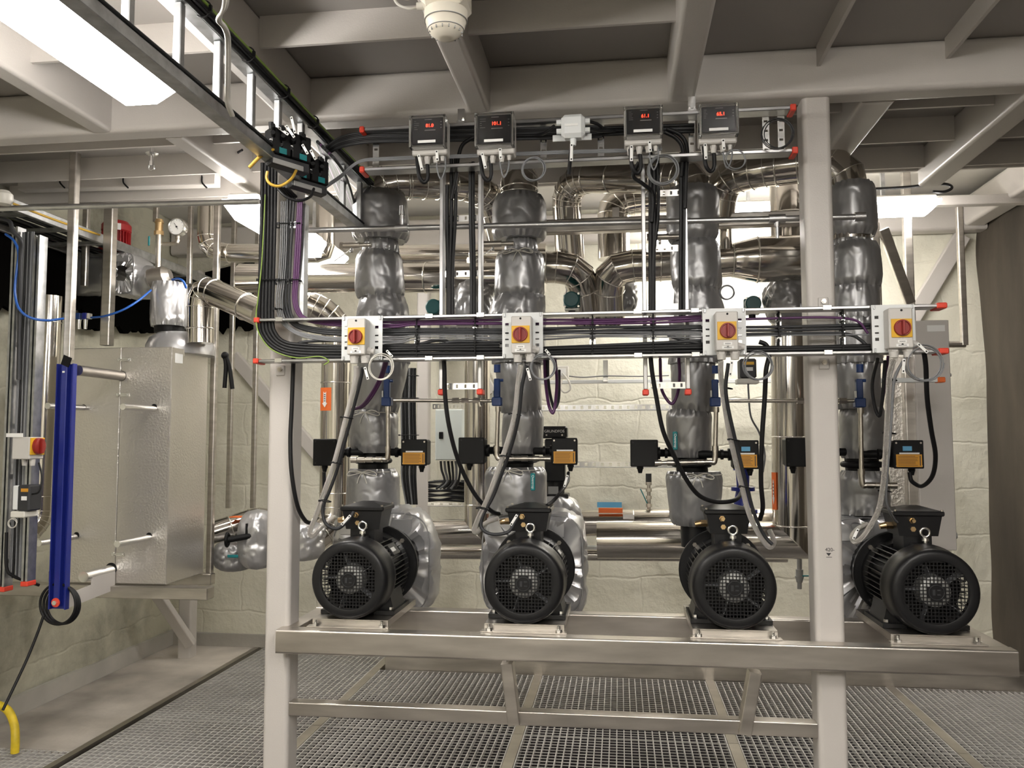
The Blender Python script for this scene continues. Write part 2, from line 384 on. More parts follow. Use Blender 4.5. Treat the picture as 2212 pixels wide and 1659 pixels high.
# ---- overhead steel
def steel(name, x0, x1, y0, y1, z0, z1, label, bev=.012, m='paint'):
    return MB().rbox(x0, x1, y0, y1, z0, z1, bev).build(name, m, label=label, cat='beam')
ZB = 2.565
steel('steel_beam', XL + .02, XR, 2.79, 2.89, ZB, ZC, 'long grey painted box beam across the room directly above the pump frame', .02)
for x0, x1, y0, y1, lab in [
    (-1.94, -1.86, YF, 2.79, 'white painted ceiling beam left of the large near lamp'),
    (-1.19, -1.09, YF, 2.79, 'painted ceiling beam running above the steep cable ladder'),
    (-.515, -.435, YF, 2.79, 'painted ceiling beam beside the smoke detector'),
    (.175, .265, YF, 2.79, 'painted ceiling beam ending above the third display box'),
    (-1.71, -1.63, 2.89, 3.9, 'brightly lit ceiling beam over the insulated exchanger box'),
    (.83, .945, 2.89, 3.9, 'brightly lit ceiling beam just right of the right white post'),
    (1.36, 1.46, 2.89, 3.9, 'bright edged ceiling beam at the upper right'),
    (-1.19, -1.09, 2.89, 3.9, 'ceiling beam behind the left white post')]:
    steel('steel_beam', x0, x1, y0, y1, ZB, ZC, lab, .014)
def fin(x0, x1, y0, y1, z0, lab): MB().box(x0, x1, y0, y1, z0, ZC).build('stiffener_plate', 'paint', label=lab, cat='steel plate')
fin(.665, .677, YF, 2.79, 2.66, 'thin ceiling stiffener plate above the right white post')
fin(1.07, 1.082, YF, 2.79, 2.66, 'thin ceiling stiffener plate at the top right of the photo')
for a, b, n in ((-1.09, -.515, 'left of the smoke detector'), (-.435, .175, 'right of the smoke detector'), (-1.86, -1.19, 'behind the large near lamp'), (XL + .05, -1.94, 'at the far left in front of the long beam')):
    fin(a, b, 2.36, 2.372, 2.63, 'cross stiffener plate under the ceiling ' + n)
for y, w_ in ((1.7, 'second'), (1.05, 'third')):
    for a, b, n in ((-1.09, -.515, 'left'), (-.435, .175, 'right')): fin(a, b, y, y + .012, 2.63, '%s nearest cross stiffener plate, %s of the detector beam' % (w_, n))
for k, y in enumerate((3.12, 3.48, 3.82)):
    w_ = ('nearest', 'middle', 'farthest')[k]
    for a, b, n in ((.945, 1.36, 'between the two bright beams at right'), (1.46, XR, 'beside the right wall'), (-1.63, -1.19, 'above the left white post'), (XL + .03, -1.71, 'at the far left behind the long beam'), (-1.09, .83, 'above the insulated columns')):
        fin(a, b, y, y + .012, 2.63, w_ + ' cross stiffener plate ' + n)
# hanging square tubes across the back
def pxbar(name, m, p0, p1, w, d, label, cat, up=(0, 0, 1), bev=.004, group=None):
    return MB().rbar(at(*p0), at(*p1), w, d, up, .006).build(name, m, label=label, cat=cat, group=group)
pxbar('square_tube', 'paint', (48, 398, 3.75), (470, 386, 3.75), .06, .075, 'horizontal white painted tube with three black hooks at the left', 'beam')
pxbar('square_tube', 'paint', (1860, 440, 4.85), (2232, 430, 4.85), .06, .055, 'horizontal white tube the right far lamp hangs under', 'beam')
MB().rbox(XL, XR, YB - .14, YB - .02, ZC, ZC + .19, .02).build('steel_beam', 'paint', label='large painted beam along the top of the back wall', cat='beam')
MB().rbox(XR - .14, XR - .01, 2.9, YB - .15, ZC + .02, ZC + .2, .02).build('steel_beam', 'paint', label='large painted beam along the top of the brown right wall', cat='beam')
# columns of the steel frame
def post(x, w, y, d, z0, z1, label, bev=.012): return MB().rbox(x - w / 2, x + w / 2, y, y + d, z0, z1, bev).build('steel_post', 'paint', label=label, cat='post')
def lpost(pb, pt, w, d, label, bev=.014):
    return MB().bar(pb, pt, w, d, up=(0, 1, 0), bev=bev).build('steel_post', 'paint', label=label, cat='post')
post(-1.195, .092, 2.815, .10, -.3, ZB, 'white painted square post at the left end of the pump frame', .016)
post(.667, .092, 2.815, .10, -.3, ZB, 'white painted square post at the right between third and fourth pumps', .016)
post(at(912, 900, 5.22).x, .08, 5.22, .08, 0, at(912, 545, 5.22).z, 'white square post behind the first and second pumps')
post(at(399, 1300, 5.2).x, .09, 5.2, .09, 0, ZB, 'short white post under the exchanger box by the left wall')
def brace(p0, p1, w, lab): MB().rbar(at(*p0), at(*p1), w, .05, (0, 1, 0), .008).build('diagonal_brace', 'paint', label=lab, cat='brace')
brace((330, 1270, 5.0), (412, 1392, 5.2), .07, 'white diagonal brace under the exchanger box')
brace((1945, 730, 5.53), (2078, 510, 5.53), .10, 'broad pale diagonal brace at the top right by the brown wall')
brace((505, 770, 5.53), (800, 1115, 5.53), .09, 'white diagonal brace behind the left white post')
brace((60, 820, 4.4), (118, 975, 4.4), .09, 'white diagonal brace behind the blue bar')
brace((1062, 850, 5.53), (985, 700, 5.53), .08, 'grey diagonal brace behind the second column')
# ---- luminaires
def lamp(x0, x1, y0, y1, z1, h, label, along='y'):
    t = thing('ceiling_lamp', label, 'lamp', V((x0 + x1) / 2, (y0 + y1) / 2, z1 - h))
    hb = MB(); hb.box(x0 + .02, x1 - .02, y0 + .01, y1 - .01, z1 - .03, z1, .008); hb.build('housing', 'white_plastic', t)
    b = MB(); c = .035
    pts_t = [(x0, y0), (x1, y0), (x1, y1), (x0, y1)]; pts_b = [(x0 + c, y0 + c * 1.6), (x1 - c, y0 + c * 1.6), (x1 - c, y1 - c * 1.6), (x0 + c, y1 - c * 1.6)]
    if along == 'x': pts_b = [(x0 + c * 1.6, y0 + c), (x1 - c * 1.6, y0 + c), (x1 - c * 1.6, y1 - c), (x0 + c * 1.6, y1 - c)]
    n = 0; b.v = [V(x, y, z1 - .03) for x, y in pts_t] + [V(x, y, z1 - .045) for x, y in pts_t] + [V(x, y, z1 - h) for x, y in pts_b]
    for L_ in (0, 4):
        for i in range(4): b.face((L_ + i, L_ + (i + 1) % 4, L_ + 4 + (i + 1) % 4, L_ + 4 + i))
    b.face((8, 9, 10, 11)); b.face((0, 1, 2, 3))
    b.build('lens', 'lens_near' if y1 < 1.4 else 'lens', t)
    for u in (.25, .75):
        k = MB()
        if along == 'y': k.box((x0 + x1) / 2 - .01, (x0 + x1) / 2 + .01, y0 + (y1 - y0) * u - .015, y0 + (y1 - y0) * u + .015, z1, min(ZC if y0 < 3.9 else ZH, z1 + .6))
        else: k.box(x0 + (x1 - x0) * u - .01, x0 + (x1 - x0) * u + .01, (y0 + y1) / 2 - .01, (y0 + y1) / 2 + .01, z1, ZH if y0 > 3.9 else ZC)
        k.build('hanger', 'galv', t)
    return t
lamp(-1.43, -1.265, .85, 2.215, 2.49, .11, 'large bright ceiling lamp at the top left corner')
lamp(-1.74, -1.56, 3.42, 4.62, 2.52, .11, 'bright lamp behind the left white post and cable bundle')
lamp(.61, 1.72, 4.60, 4.74, 2.735, .10, 'bright lamp at the upper right behind the fourth column', 'x')
lamp(.22, 1.0, 5.1, 5.24, 2.72, .10, 'bright lamp far back behind the third column', 'x')
lamp(.55, .70, .1, 1.3, 2.66, .11, 'ceiling lamp above the walkway in front of the pumps')
lamp(-1.42, -1.21, -1.6, -.35, 2.50, .12, 'ceiling lamp behind the viewer at left')
lamp(-.1, .1, -2.2, -.9, 2.66, .12, 'added unseen fill lamp behind the viewer in the middle')  # added lamp, out of view, brightens the fronts of posts and frame
lamp(1.5, 1.68, -1.5, -.3, 2.60, .11, 'ceiling lamp behind the viewer at right')
from mathutils import noise
# ================================================================== stainless pump frame
t = thing('pump_skid', 'long stainless steel frame carrying the four pump motors between the white posts', 'frame', (0, 2.78, .45))
MB().rbox(-1.17, 1.2, 2.75, 2.81, .695, .775, .006).build('front_rail', 'skid', t)
MB().rbox(-1.17, 1.2, 3.13, 3.19, .675, .775, .006).build('back_rail', 'skid', t)
for x in (-1.17, 1.14): MB().rbox(x, x + .06, 2.811, 3.129, .695, .774, .005).build('end_rail', 'skid', t)
MB().rbox(-1.148, .62, 2.822, 2.87, .466, .512, .004).build('lower_rail', 'skid', t)
for p0, p1 in (((1096, 1430), (1112, 1562)), ((1630, 1449), (1607, 1582))): MB().rbar(at(*p0, 2.83), at(*p1, 2.83), .04, .058, (0, 1, 0), .003).build('leg', 'skid', t)
MX = [-.933, -.325, .368, .988]; MZ = .937
ORD = ['leftmost', 'second', 'third', 'rightmost']
# ---- mounting plates with bolts
def plate(cx, lab):
    t = thing('mounting_plate', lab, 'bracket', (cx, 3.0, .776), 'motor mounting plates')
    b = MB(); b.box(cx - .135, cx + .135, 2.825, 3.22, .796, .80); b.box(cx - .135, cx + .135, 2.825, 2.829, .777, .7955); b.box(cx - .145, cx + .145, 2.795, 2.8245, .776, .780)
    b.box(cx - .135, cx - .131, 2.8295, 3.22, .777, .7955); b.box(cx + .131, cx + .135, 2.8295, 3.22, .777, .7955)
    b.build('pressed_plate', 'stainless', t)
    for s in (-1, 1):
        q = MB(); q.cyl((cx + s * .118, 2.81, .780), (cx + s * .118, 2.81, .789), .011, seg=6); q.cyl((cx + s * .118, 2.81, .789), (cx + s * .118, 2.81, .80), .0055, seg=10)
        q.build('bolt', 'zinc', t)
for i in range(4): plate(MX[i], 'bent stainless mounting plate under the %s motor' % ORD[i])
# ---- electric motors
def motor(cx, cz, lab):
    y0 = 2.80; t = thing('electric_motor', lab, 'motor', (cx, 3.0, .801)); c = V(cx, y0, cz)
    b = MB()
    b.lathe(c, (0, 1, 0), [(.0008, .10), (.0, .103), (0, .121), (.0025, .128), (.010, .1335), (.03, .136), (.05, .137), (.085, .139), (.09, .141), (.105, .141), (.105, .136), (.088, .133), (.02, .128), (.008, .12), (.006, .1)], 56, caps=False)
    p = .0112; n = 10
    for i in range(-n, n + 1):
        for j in range(-n, n + 1):
            x, z = i * p, j * p; r = math.hypot(x, z)
            if r > .108: continue
            if r > .1 or r < .031:
                b.quad(c + V(x - p / 2, .0035, z - p / 2), c + V(x + p / 2, .0035, z - p / 2), c + V(x + p / 2, .0035, z + p / 2), c + V(x - p / 2, .0035, z + p / 2))
            else:
                w_ = .0016; h = p / 2
                for x0, x1, z0, z1 in ((-h, h, -h, -h + w_), (-h, h, h - w_, h), (-h, -h + w_, -h + w_, h - w_), (h - w_, h, -h + w_, h - w_)):
                    b.quad(c + V(x + x0, .0035, z + z0), c + V(x + x1, .0035, z + z0), c + V(x + x1, .0035, z + z1), c + V(x + x0, .0035, z + z1))
                    b.quad(c + V(x + x0, .0035, z + z0), c + V(x + x0, .0055, z + z0), c + V(x + x1, .0055, z + z0), c + V(x + x1, .0035, z + z0))
    fc = b.build('fan_cover', 'black_paint', t)
    q = MB(); q.torus(c + V(0, .002, 0), (0, 1, 0), .023, .0012, 28, 6); q.box(cx - .012, cx - .004, y0 + .001, y0 + .0034, cz - .009, cz + .009); q.box(cx + .002, cx + .012, y0 + .001, y0 + .0034, cz - .009, cz - .005); q.box(cx + .002, cx + .012, y0 + .001, y0 + .0034, cz + .005, cz + .009)
    q.build('embossed_badge', 'cable_dark', fc)
    f = MB(); f.lathe(c, (0, 1, 0), [(.010, .0), (.010, .042), (.014, .048), (.06, .052), (.06, 0)], 28); f.build('fan_hub', 'aluminium', t)
    for k in range(5):
        a = 2 * math.pi * k / 5 + .5; d = V(math.cos(a), 0, math.sin(a)); e = V(-math.sin(a), 0, math.cos(a))
        f = MB(); f.prism([c + V(0, .022, 0) + d * .045, c + V(0, .022, 0) + d * .105 + e * .006, c + V(0, .060, 0) + d * .105 + e * .012, c + V(0, .060, 0) + d * .045], e * .002); f.build('fan_blade', 'cable_grey', t)
    s = MB(); s.lathe(c, (0, 1, 0), [(.10, .10), (.10, .108), (.335, .108), (.335, 0)], 40)
    for k in range(44):
        a = 2 * math.pi * k / 44
        if 60 < math.degrees(a) % 360 < 120 or 250 < math.degrees(a) % 360 < 290: continue
        d = V(math.cos(a), 0, math.sin(a)); e = V(-math.sin(a), 0, math.cos(a))
        s.obox(c + V(0, .215, 0) + d * .118, d * .014, V(0, .105, 0), e * .0016)
    s.lathe(c, (0, 1, 0), [(.32, .118), (.345, .128), (.365, .128)], 36)
    s.build('finned_body', 'black_paint', t)
    g = MB(); g.lathe(c, (0, 1, 0), [(.362, .10), (.362, .15), (.367, .154), (.382, .154), (.386, .15), (.386, 0)], 48)
    fl = g.build('flange', 'black_paint', t)
    for k in range(4):
        a = math.radians(45 + 90 * k); q = c + V(math.cos(a) * .135, .352, math.sin(a) * .135)
        MB().cyl(q, q + V(0, .0095, 0), .0085, seg=6).build('bolt', 'nickel', fl)
    n_ = MB(); a = math.radians(38); d = V(math.cos(a), 0, math.sin(a)); e = V(-math.sin(a), 0, math.cos(a))
    n_.obox(c + V(0, .19, 0) + d * .136, d * .004, V(0, .045, 0), e * .022, .002); n_.build('name_plate_pad', 'black_paint', t)
    MB().obox(c + V(0, .175, 0) + d * .1405, d * .0006, V(0, .022, 0), e * .008).build('serial_label', 'paper', t)
    # feet
    for s_ in (-1, 1):
        k = MB(); k.prism([c + V(s_ * .075, .13, -.08), c + V(s_ * .11, .13, -.06), c + V(s_ * .125, .13, -.118), c + V(s_ * .13, .13, -.136), c + V(s_ * .06, .13, -.136)], V(0, .15, 0))
        k.box(cx + s_ * .06, cx + s_ * .135, y0 + .105, y0 + .31, .801, .815)
        ft = k.build('foot', 'black_paint', t)
        for yy in (.125, .29): MB().cyl((cx + s_ * .118, y0 + yy, .8155), (cx + s_ * .118, y0 + yy, .826), .008, seg=6).build('bolt', 'zinc', ft)
    # terminal box
    B = c + V(.002, .15, .16); bx = MB()
    lo = [V(-.062, 0, 0), V(.062, 0, 0), V(.062, .12, 0), V(-.062, .12, 0)]; hi = [V(-.074, -.006, .066), V(.074, -.006, .066), V(.074, .13, .066), V(-.074, .13, .066)]
    bx.v = [B + p_ for p_ in lo + hi]
    for i in range(4): bx.face((i, (i + 1) % 4, 4 + (i + 1) % 4, 4 + i))
    bx.face((3, 2, 1, 0)); bx.face((4, 5, 6, 7)); bx.box(cx - .045, cx + .045, y0 + .155, y0 + .265, cz + .10, cz + .1605)
    tb = bx.build('terminal_box', 'black_paint', t)
    l = MB(); z = B.z + .066; l.box(cx - .08, cx + .084, y0 + .138, y0 + .288, z, z + .017, .004)
    l.v += [V(cx - .076, y0 + .142, z + .016), V(cx + .08, y0 + .142, z + .016), V(cx + .08, y0 + .284, z + .016), V(cx - .076, y0 + .284, z + .016), V(cx - .02, y0 + .2, z + .032), V(cx + .024, y0 + .2, z + .032), V(cx + .024, y0 + .225, z + .032), V(cx - .02, y0 + .225, z + .032)]
    m_ = len(l.v) - 8
    for i in range(4): l.face((m_ + i, m_ + (i + 1) % 4, m_ + 4 + (i + 1) % 4, m_ + 4 + i))
    l.face((m_ + 4, m_ + 5, m_ + 6, m_ + 7)); ld = l.build('box_lid', 'black_paint', tb)
    for dx, dy in ((-.072, .144), (.076, .144), (-.072, .282), (.076, .282)): MB().cyl((cx + dx, y0 + dy, z + .0165), (cx + dx, y0 + dy, z + .022), .0045, seg=8).build('screw', 'nickel', tb)
    g1 = MB(); q = V(cx - .075, y0 + .2, cz + .19); g1.cyl(q + V(.01, 0, 0), q - V(.012, 0, 0), .013, seg=6); g1.cyl(q - V(.0121, 0, 0), q - V(.032, 0, .004), .011, .009, seg=12); g1.build('cable_gland', 'brass', t)
    g2 = MB(); q = V(cx - .02, y0 + .143, cz + .212); g2.cyl(q + V(0, .02, 0), q - V(0, .006, 0), .010, seg=6); g2.cyl(q - V(0, .0061, 0), q - V(0, .02, 0), .008, .006, seg=12); g2.build('cable_gland', 'brass', t)
    g3 = MB(); q = V(cx - .016, y0 + .148, cz + .183); g3.cyl(q + V(0, .02, 0), q - V(0, .004, 0), .009, seg=6); g3.build('cable_gland', 'brass', t)
    e = MB(); q = V(cx + .012, y0 + .12, cz + .175); e.torus(q, (0, 1, 0), .0145, .0045, 24, 8); e.cyl(q - V(0, 0, .018), q - V(0, 0, .027), .011, .012, seg=16); e.cyl(q - V(0, 0, .027), q - V(0, 0, .04), .006)
    e.build('lifting_eye', 'zinc', t)
    MB().box(cx - .03, cx + .03, y0 + .11, y0 + .15, cz + .108, cz + .138, .004).build('eye_pad', 'black_paint', t)
    return t
mlab = ['black finned electric motor with round fan grille, leftmost of the four', 'black finned electric motor with round fan grille, second from left', 'black finned electric motor with round fan grille, just left of the right white post', 'black finned electric motor with round fan grille, rightmost near the brown wall']
m0 = motor(MX[0], MZ, mlab[0])
for i in (1, 2, 3): copy_tree(m0, (MX[i] - MX[0], 0, 0), mlab[i])
# lantern and volute behind each motor
for i in range(4):
    b = MB(); c = V(MX[i], 3.19, MZ); b.lathe(c, (0, 1, 0), [(0, .09), (.04, .085), (.06, .11), (.09, .13), (.16, .13), (.18, .09)], 32)
    b.build('pump_casing', 'black_paint', label='black cast pump casing behind the %s motor' % ORD[i], cat='pump')
# ---- insulation jackets
def quilt(name, cx, cy, cz, hw, hh, dep, lab, group=None, m='jacket_light', seed=1):
    """rounded drum shaped bag, front faces -Y"""
    rnd = random.Random(seed); ph = [rnd.uniform(0, 6.28) for _ in range(8)]; b = MB(); N = 120; t = thing(name, lab, 'insulation', (cx, cy, cz - hh), group)
    def rr(a):
        x, z = math.cos(a), math.sin(a); n = 4.5
        return 1 / ((abs(x) ** n + abs(z) ** n) ** (1 / n))
    prof = [(0, .35), (0, .62), (-.005, .86), (.004, .95), (.02, .99), (.05, 1.0), (dep * .5, 1.02), (dep - .05, 1.0), (dep - .02, .97), (dep, .9), (dep, .4)]
    n0 = 0
    for i, (h, s) in enumerate(prof):
        for k in range(N):
            a = 2 * math.pi * k / N; w_ = 1 + .016 * math.sin(5 * a + ph[0]) - .03 * max(0, 1 - 4 * abs(math.sin(4.5 * a + ph[4] + h * 9))) + .008 * math.sin(9 * a + ph[1] + h * 30) + (.012 * math.sin(23 * a + ph[2]) if .9 < s < 1 else 0)
            q = rr(a) * s * w_
            w3 = noise.noise(V(math.cos(a) * 2.2 + seed, s * 2.5, math.sin(a) * 2.2)) * .08 + (1 - abs(noise.noise(V(math.cos(a) * 4 + seed, h * 9 + s, math.sin(a) * 4)))) ** 6 * -.06 + noise.noise(V(math.cos(a) * 9 + seed, h * 30, math.sin(a) * 9)) * .02; q *= 1 + w3 * min(1, s)
            b.v.append(V(cx + math.cos(a) * q * hw, cy + h + .22 * w3 + .005 * math.sin(7 * a + i * 2 + ph[3]) + (.006 * max(0, 1 - 4 * abs(math.sin(6 * a + s * 4 + ph[5]))) if h < .01 else 0), cz + math.sin(a) * q * hh))
    for i in range(len(prof) - 1):
        for k in range(N): b.face((i * N + k, i * N + (k + 1) % N, (i + 1) * N + (k + 1) % N, (i + 1) * N + k), True)
    b.build('quilted_cover', m, t)
    s = MB(); s.sweep([V(cx + math.cos(a) * rr(a) * hw * .93, cy - .004, cz + math.sin(a) * rr(a) * hh * .93) for a in [2 * math.pi * k / 60 for k in range(60)]], .003, 6, closed=True); s.build('stitched_seam', 'jacket', t)
    f = MB(); f.box(cx - hw * .8, cx + hw * .6, cy - .012, cy - .007, cz + hh * .52, cz + hh * .82, .002); f.build('closing_flap', m, t)
    return t
quilt('insulation_jacket', MX[0] - .03, 3.30, .925, .215, .215, .2, 'baggy silver insulation jacket around the pump behind the leftmost motor', seed=3)
quilt('insulation_jacket', MX[1] - .022, 3.30, .925, .215, .215, .2, 'baggy silver insulation jacket around the pump behind the second motor', seed=5)
quilt('insulation_jacket', MX[3] - .04, 3.30, .925, .19, .215, .2, 'baggy silver insulation jacket around the pump behind the rightmost motor', seed=9)
def jacket(xt, wt, yt, xb, wb, yb, Y, lab, gt=.86, gb=.86, seed=0, m='jacket', rope=0, flap=True):
    A, B = at(xt, yt, Y), at(xb, yb, Y); kx = lambda p: FPX / ((p - EYE).dot(MC @ V(0, 0, -1)))
    ra, rb = wt / 2 / kx(A), wb / 2 / kx(B); rnd = random.Random(seed); ph = [rnd.uniform(0, 6.28) for _ in range(12)]
    t = thing('insulation_jacket', lab, 'insulation', (B.x, B.y, B.z)); b = MB(); N = 112; Mr = 34; L = (A - B).length
    for i in range(Mr + 1):
        u = i / Mr; c = B.lerp(A, u); r = rb + (ra - rb) * u
        e0 = max(0, 1 - u * L / .035); e1 = max(0, 1 - (1 - u) * L / .035)
        r *= 1 - (1 - gb) * e0 ** 1.5 - (1 - gt) * e1 ** 1.5
        for k in range(N):
            a = 2 * math.pi * k / N
            d = .010 * math.sin(2 * a + ph[0] + u * 2) + .007 * math.sin(3 * a + ph[1] - u * 5) + .006 * math.sin(7 * u + 2 * a + ph[2])
            d += (e0 + e1) * (.045 * math.sin(17 * a + ph[3] + 3 * math.sin(2 * a + ph[4])) + .025 * math.sin(29 * a + ph[5]))
            g1 = abs(math.sin(2.5 * a + ph[7] + 6 * u)); g2 = abs(math.sin(3.5 * a + ph[8] - 8 * u)); env = .3 + .7 * abs(2 * u - 1) ** 1.5
            d -= env * (.02 * max(0, 1 - g1 * 5) ** 1.5 + .014 * max(0, 1 - g2 * 6) ** 1.5)
            d += noise.noise(V(math.cos(a) * 1.6 + seed, u * 2.5, math.sin(a) * 1.6)) * .02 - (1 - abs(noise.noise(V(math.cos(a) * 2.4 + seed, u * L * 14, math.sin(a) * 2.4)))) ** 8 * .018
            e2 = max(0, 1 - abs(u * L - .05) / .03) + max(0, 1 - abs((1 - u) * L - .05) / .03)
            d += e2 * .008 * math.sin(11 * a + ph[6])
            b.v.append(c + V(math.cos(a), math.sin(a), 0) * r * (1 + d))
    for i in range(Mr):
        for k in range(N): b.face((i * N + k, i * N + (k + 1) % N, (i + 1) * N + (k + 1) % N, (i + 1) * N + k), True)
    n = len(b.v); b.v += [B - V(0, 0, -.004), A - V(0, 0, .004)]
    for k in range(N): b.face((n, (k + 1) % N, k)); b.face((n + 1, Mr * N + k, Mr * N + (k + 1) % N))
    b.build('quilted_cover', m, t)
    if rope:
        q = MB(); c = A if rope > 0 else B; r = (ra if rope > 0 else rb) * .92
        q.torus(c + V(0, 0, -.012 if rope > 0 else .012), (0, 0, 1), r, .0022, 40, 6)
        f = c + V(random.uniform(-.02, .02), -r - .004, -.012 if rope > 0 else .012)
        for s_ in (-1, 1): q.tube([f, f + V(s_ * .03, -.006, .008), f + V(s_ * .06, -.006, -.004), f + V(s_ * .055, -.008, -.014), f + V(s_ * .02, -.008, -.006), f], .0018, 6)
        for s_ in (-1, 1): q.tube([f, f + V(s_ * .012, -.006, -.02), f + V(s_ * .02, -.004, -.045)], .0018, 6)
        q.build('tie_cord', 'rope', t)
    return t
YC = 3.38
cols = {
 'leftmost': [(820, 118, 418, 824, 126, 522, .80, .82, 0), (823, 74, 517, 823, 82, 548, .95, .95, 0), (818, 100, 545, 822, 108, 645, .82, .86, 0), (826, 98, 640, 828, 118, 694, .95, .98, 0),
              (828, 112, 690, 828, 112, 786, .98, .98, 0), (828, 112, 784, 815, 92, 892, .98, .9, 0), (808, 106, 886, 808, 104, 978, .84, .84, 1), (806, 112, 1012, 806, 116, 1106, .82, .98, 1)],
 'second':   [(1122, 114, 424, 1122, 122, 520, .84, .82, 0), (1126, 66, 516, 1126, 74, 548, .95, .95, 0), (1122, 104, 546, 1122, 110, 645, .86, .86, 1), (1122, 112, 640, 1115, 128, 694, .95, .98, 0),
              (1116, 124, 690, 1122, 118, 786, .98, .98, 0), (1118, 100, 784, 1126, 92, 892, .98, .9, 0), (1130, 92, 886, 1128, 88, 980, .84, .84, 0), (1114, 134, 1008, 1114, 138, 1106, .82, .98, 1)],
 'third':    [(1496, 114, 408, 1496, 112, 524, .84, .82, 0), (1500, 104, 520, 1506, 108, 626, .82, .86, 0), (1504, 96, 622, 1512, 114, 690, .95, .98, 0),
              (1502, 112, 686, 1498, 106, 786, .98, .98, 0), (1496, 92, 784, 1498, 92, 890, .98, .9, 0), (1488, 98, 884, 1490, 90, 988, .84, .84, 0), (1500, 126, 1018, 1500, 104, 1134, .86, .8, 1)],
 'rightmost':[(1838, 104, 398, 1842, 102, 514, .8, .82, 0), (1838, 76, 510, 1838, 80, 530, .95, .95, 0), (1845, 104, 526, 1850, 106, 622, .82, .86, 0), (1846, 100, 620, 1848, 102, 692, .95, .98, 0),
              (1848, 104, 690, 1850, 104, 786, .98, .98, 0), (1850, 96, 784, 1852, 96, 884, .98, .9, 0), (1862, 96, 880, 1860, 88, 990, .84, .84, 0), (1866, 104, 1016, 1862, 112, 1110, .84, .98, 0)]}
sd = 10; hgt = ['topmost and round', 'short neck below the topmost', 'bulging above the long tray', 'flared just above the cable tray', 'behind the cable tray', 'tapering just below the cable tray', 'squat, beside the black switch boxes', 'lowest, directly above the motor']
for cn, segs in cols.items():
    names_ = hgt if len(segs) == 8 else [h for k, h in enumerate(hgt) if k != 1]
    for k, (xt, wt, yt, xb, wb, yb, gt, gb, rp) in enumerate(segs):
        sd += 1; jacket(xt, wt, yt, xb, wb, yb, YC, 'grey insulation jacket on the %s column, %s' % (cn, names_[k]), gt, gb, sd, 'jacket', rp)
# dark pipe inside the columns where the jackets leave a gap
for cn, (x0, y0, x1, y1) in {'leftmost': (806, 970, 806, 1020), 'second': (1124, 972, 1118, 1015), 'third': (1492, 982, 1496, 1024), 'rightmost': (1860, 984, 1864, 1022)}.items():
    b = MB(); b.cyl(at(x0, y0, YC), at(x1, y1, YC), .062, seg=24); b.torus(at((x0 + x1) / 2, (y0 + y1) / 2, YC), (0, 0, 1), .068, .012)
    b.build('butterfly_valve', 'black_plastic', label='dark valve body between two jackets of the %s column' % cn, cat='valve')
MB().cyl(at(1500, 1130, YC), at(1502, 1180, YC), .055, seg=24).build('pump_neck', 'black_paint', label='black pump neck under the lowest jacket of the third column', cat='pump')
# ---- black switch boxes on either side of the valves
def sbox(x0, y0, x1, y1, side, lab, shaft_to, tape=False):
    Y = 3.22; a, b_ = at(x0, y1, Y), at(x1, y0, Y); t = thing('switch_box', lab, 'box', ((a.x + b_.x) / 2, Y + .035, a.z))
    MB().box(a.x, b_.x, Y, Y + .075, a.z, b_.z, .006).build('casing', 'black_plastic', t)
    l = MB().box(a.x - .002, b_.x + .002, Y - .008, Y - .0005, a.z - .002, b_.z + .002, .003).build('lid', 'black_plastic', t)
    for u in (a.x + .008, b_.x - .008):
        for v in (a.z + .008, b_.z - .008): MB().cyl((u, Y - .0085, v), (u, Y - .010, v), .0035, seg=10).build('screw', 'nickel' if side > 0 else 'black_paint', t)
    gx = a.x + (b_.x - a.x) * (.35 if side < 0 else .72)
    g = MB(); g.cyl((gx, Y + .035, a.z - .001), (gx, Y + .035, a.z - .012), .013, seg=6); g.cyl((gx, Y + .035, a.z - .0121), (gx, Y + .035, a.z - .028), .011, .007, seg=14); g.build('cable_gland', 'black_plastic', t)
    zc = a.z + (b_.z - a.z) * .5; e = at(shaft_to, 980, Y).x; s0 = a.x if side > 0 else b_.x
    s = MB(); s.cyl((s0, Y + .056, zc), (e, Y + .095, zc), .015, seg=16); s.cyl((s0 - side * .001, Y + .05, zc), (s0 - side * .012, Y + .05, zc), .024, seg=16); s.cyl((s0 - side * .03, Y + .05, zc), (s0 - side * .04, Y + .05, zc), .02, seg=16); s.build('shaft', 'black_plastic', t)
    if side > 0:
        lx0, lx1, lz0, lz1 = a.x + .006, b_.x - .006, a.z + .004, a.z + (b_.z - a.z) * .5
        lb = MB().box(lx0, lx1, Y - .0105, Y - .0085, lz0, lz1).build('rating_label', 'label_amber', t, label='amber printed label')
        p = MB(); r_ = random.Random(int(x0))
        for k in range(7):
            zz = lz1 - .006 - k * .0055
            if zz < lz0 + .003: break
            p.box(lx0 + .006, lx1 - .014 - r_.random() * .012, Y - .0109, Y - .0105, zz - .0014, zz)
        p.box(lx1 - .008, lx1 - .005, Y - .0109, Y - .0105, lz0 + .005, lz1 - .005); p.build('small_print', 'print_black', lb)
        MB().box(lx0 + .012, lx1 - .008, Y - .0100, Y - .0085, lz1 + .001, lz1 + .0065).build('name_strip', 'paper', t)
        if tape: MB().box(a.x + .03, a.x + .062, Y - .0100, Y - .0085, lz1 + .013, lz1 + .03).build('tape', 'blue_tape', t)
sbox(678, 949, 727, 1005, -1, 'plain black switch box left of the leftmost column', 770)
sbox(992, 946, 1046, 1001, -1, 'plain black switch box left of the second column', 1085)
sbox(1363, 951, 1420, 1007, -1, 'plain black switch box left of the third column', 1455)
sbox(1699, 947, 1749, 1007, -1, 'plain black switch box partly hidden by the right white post', 1840)
sbox(868, 950, 922, 1005, 1, 'black switch box with amber label right of the leftmost column', 832)
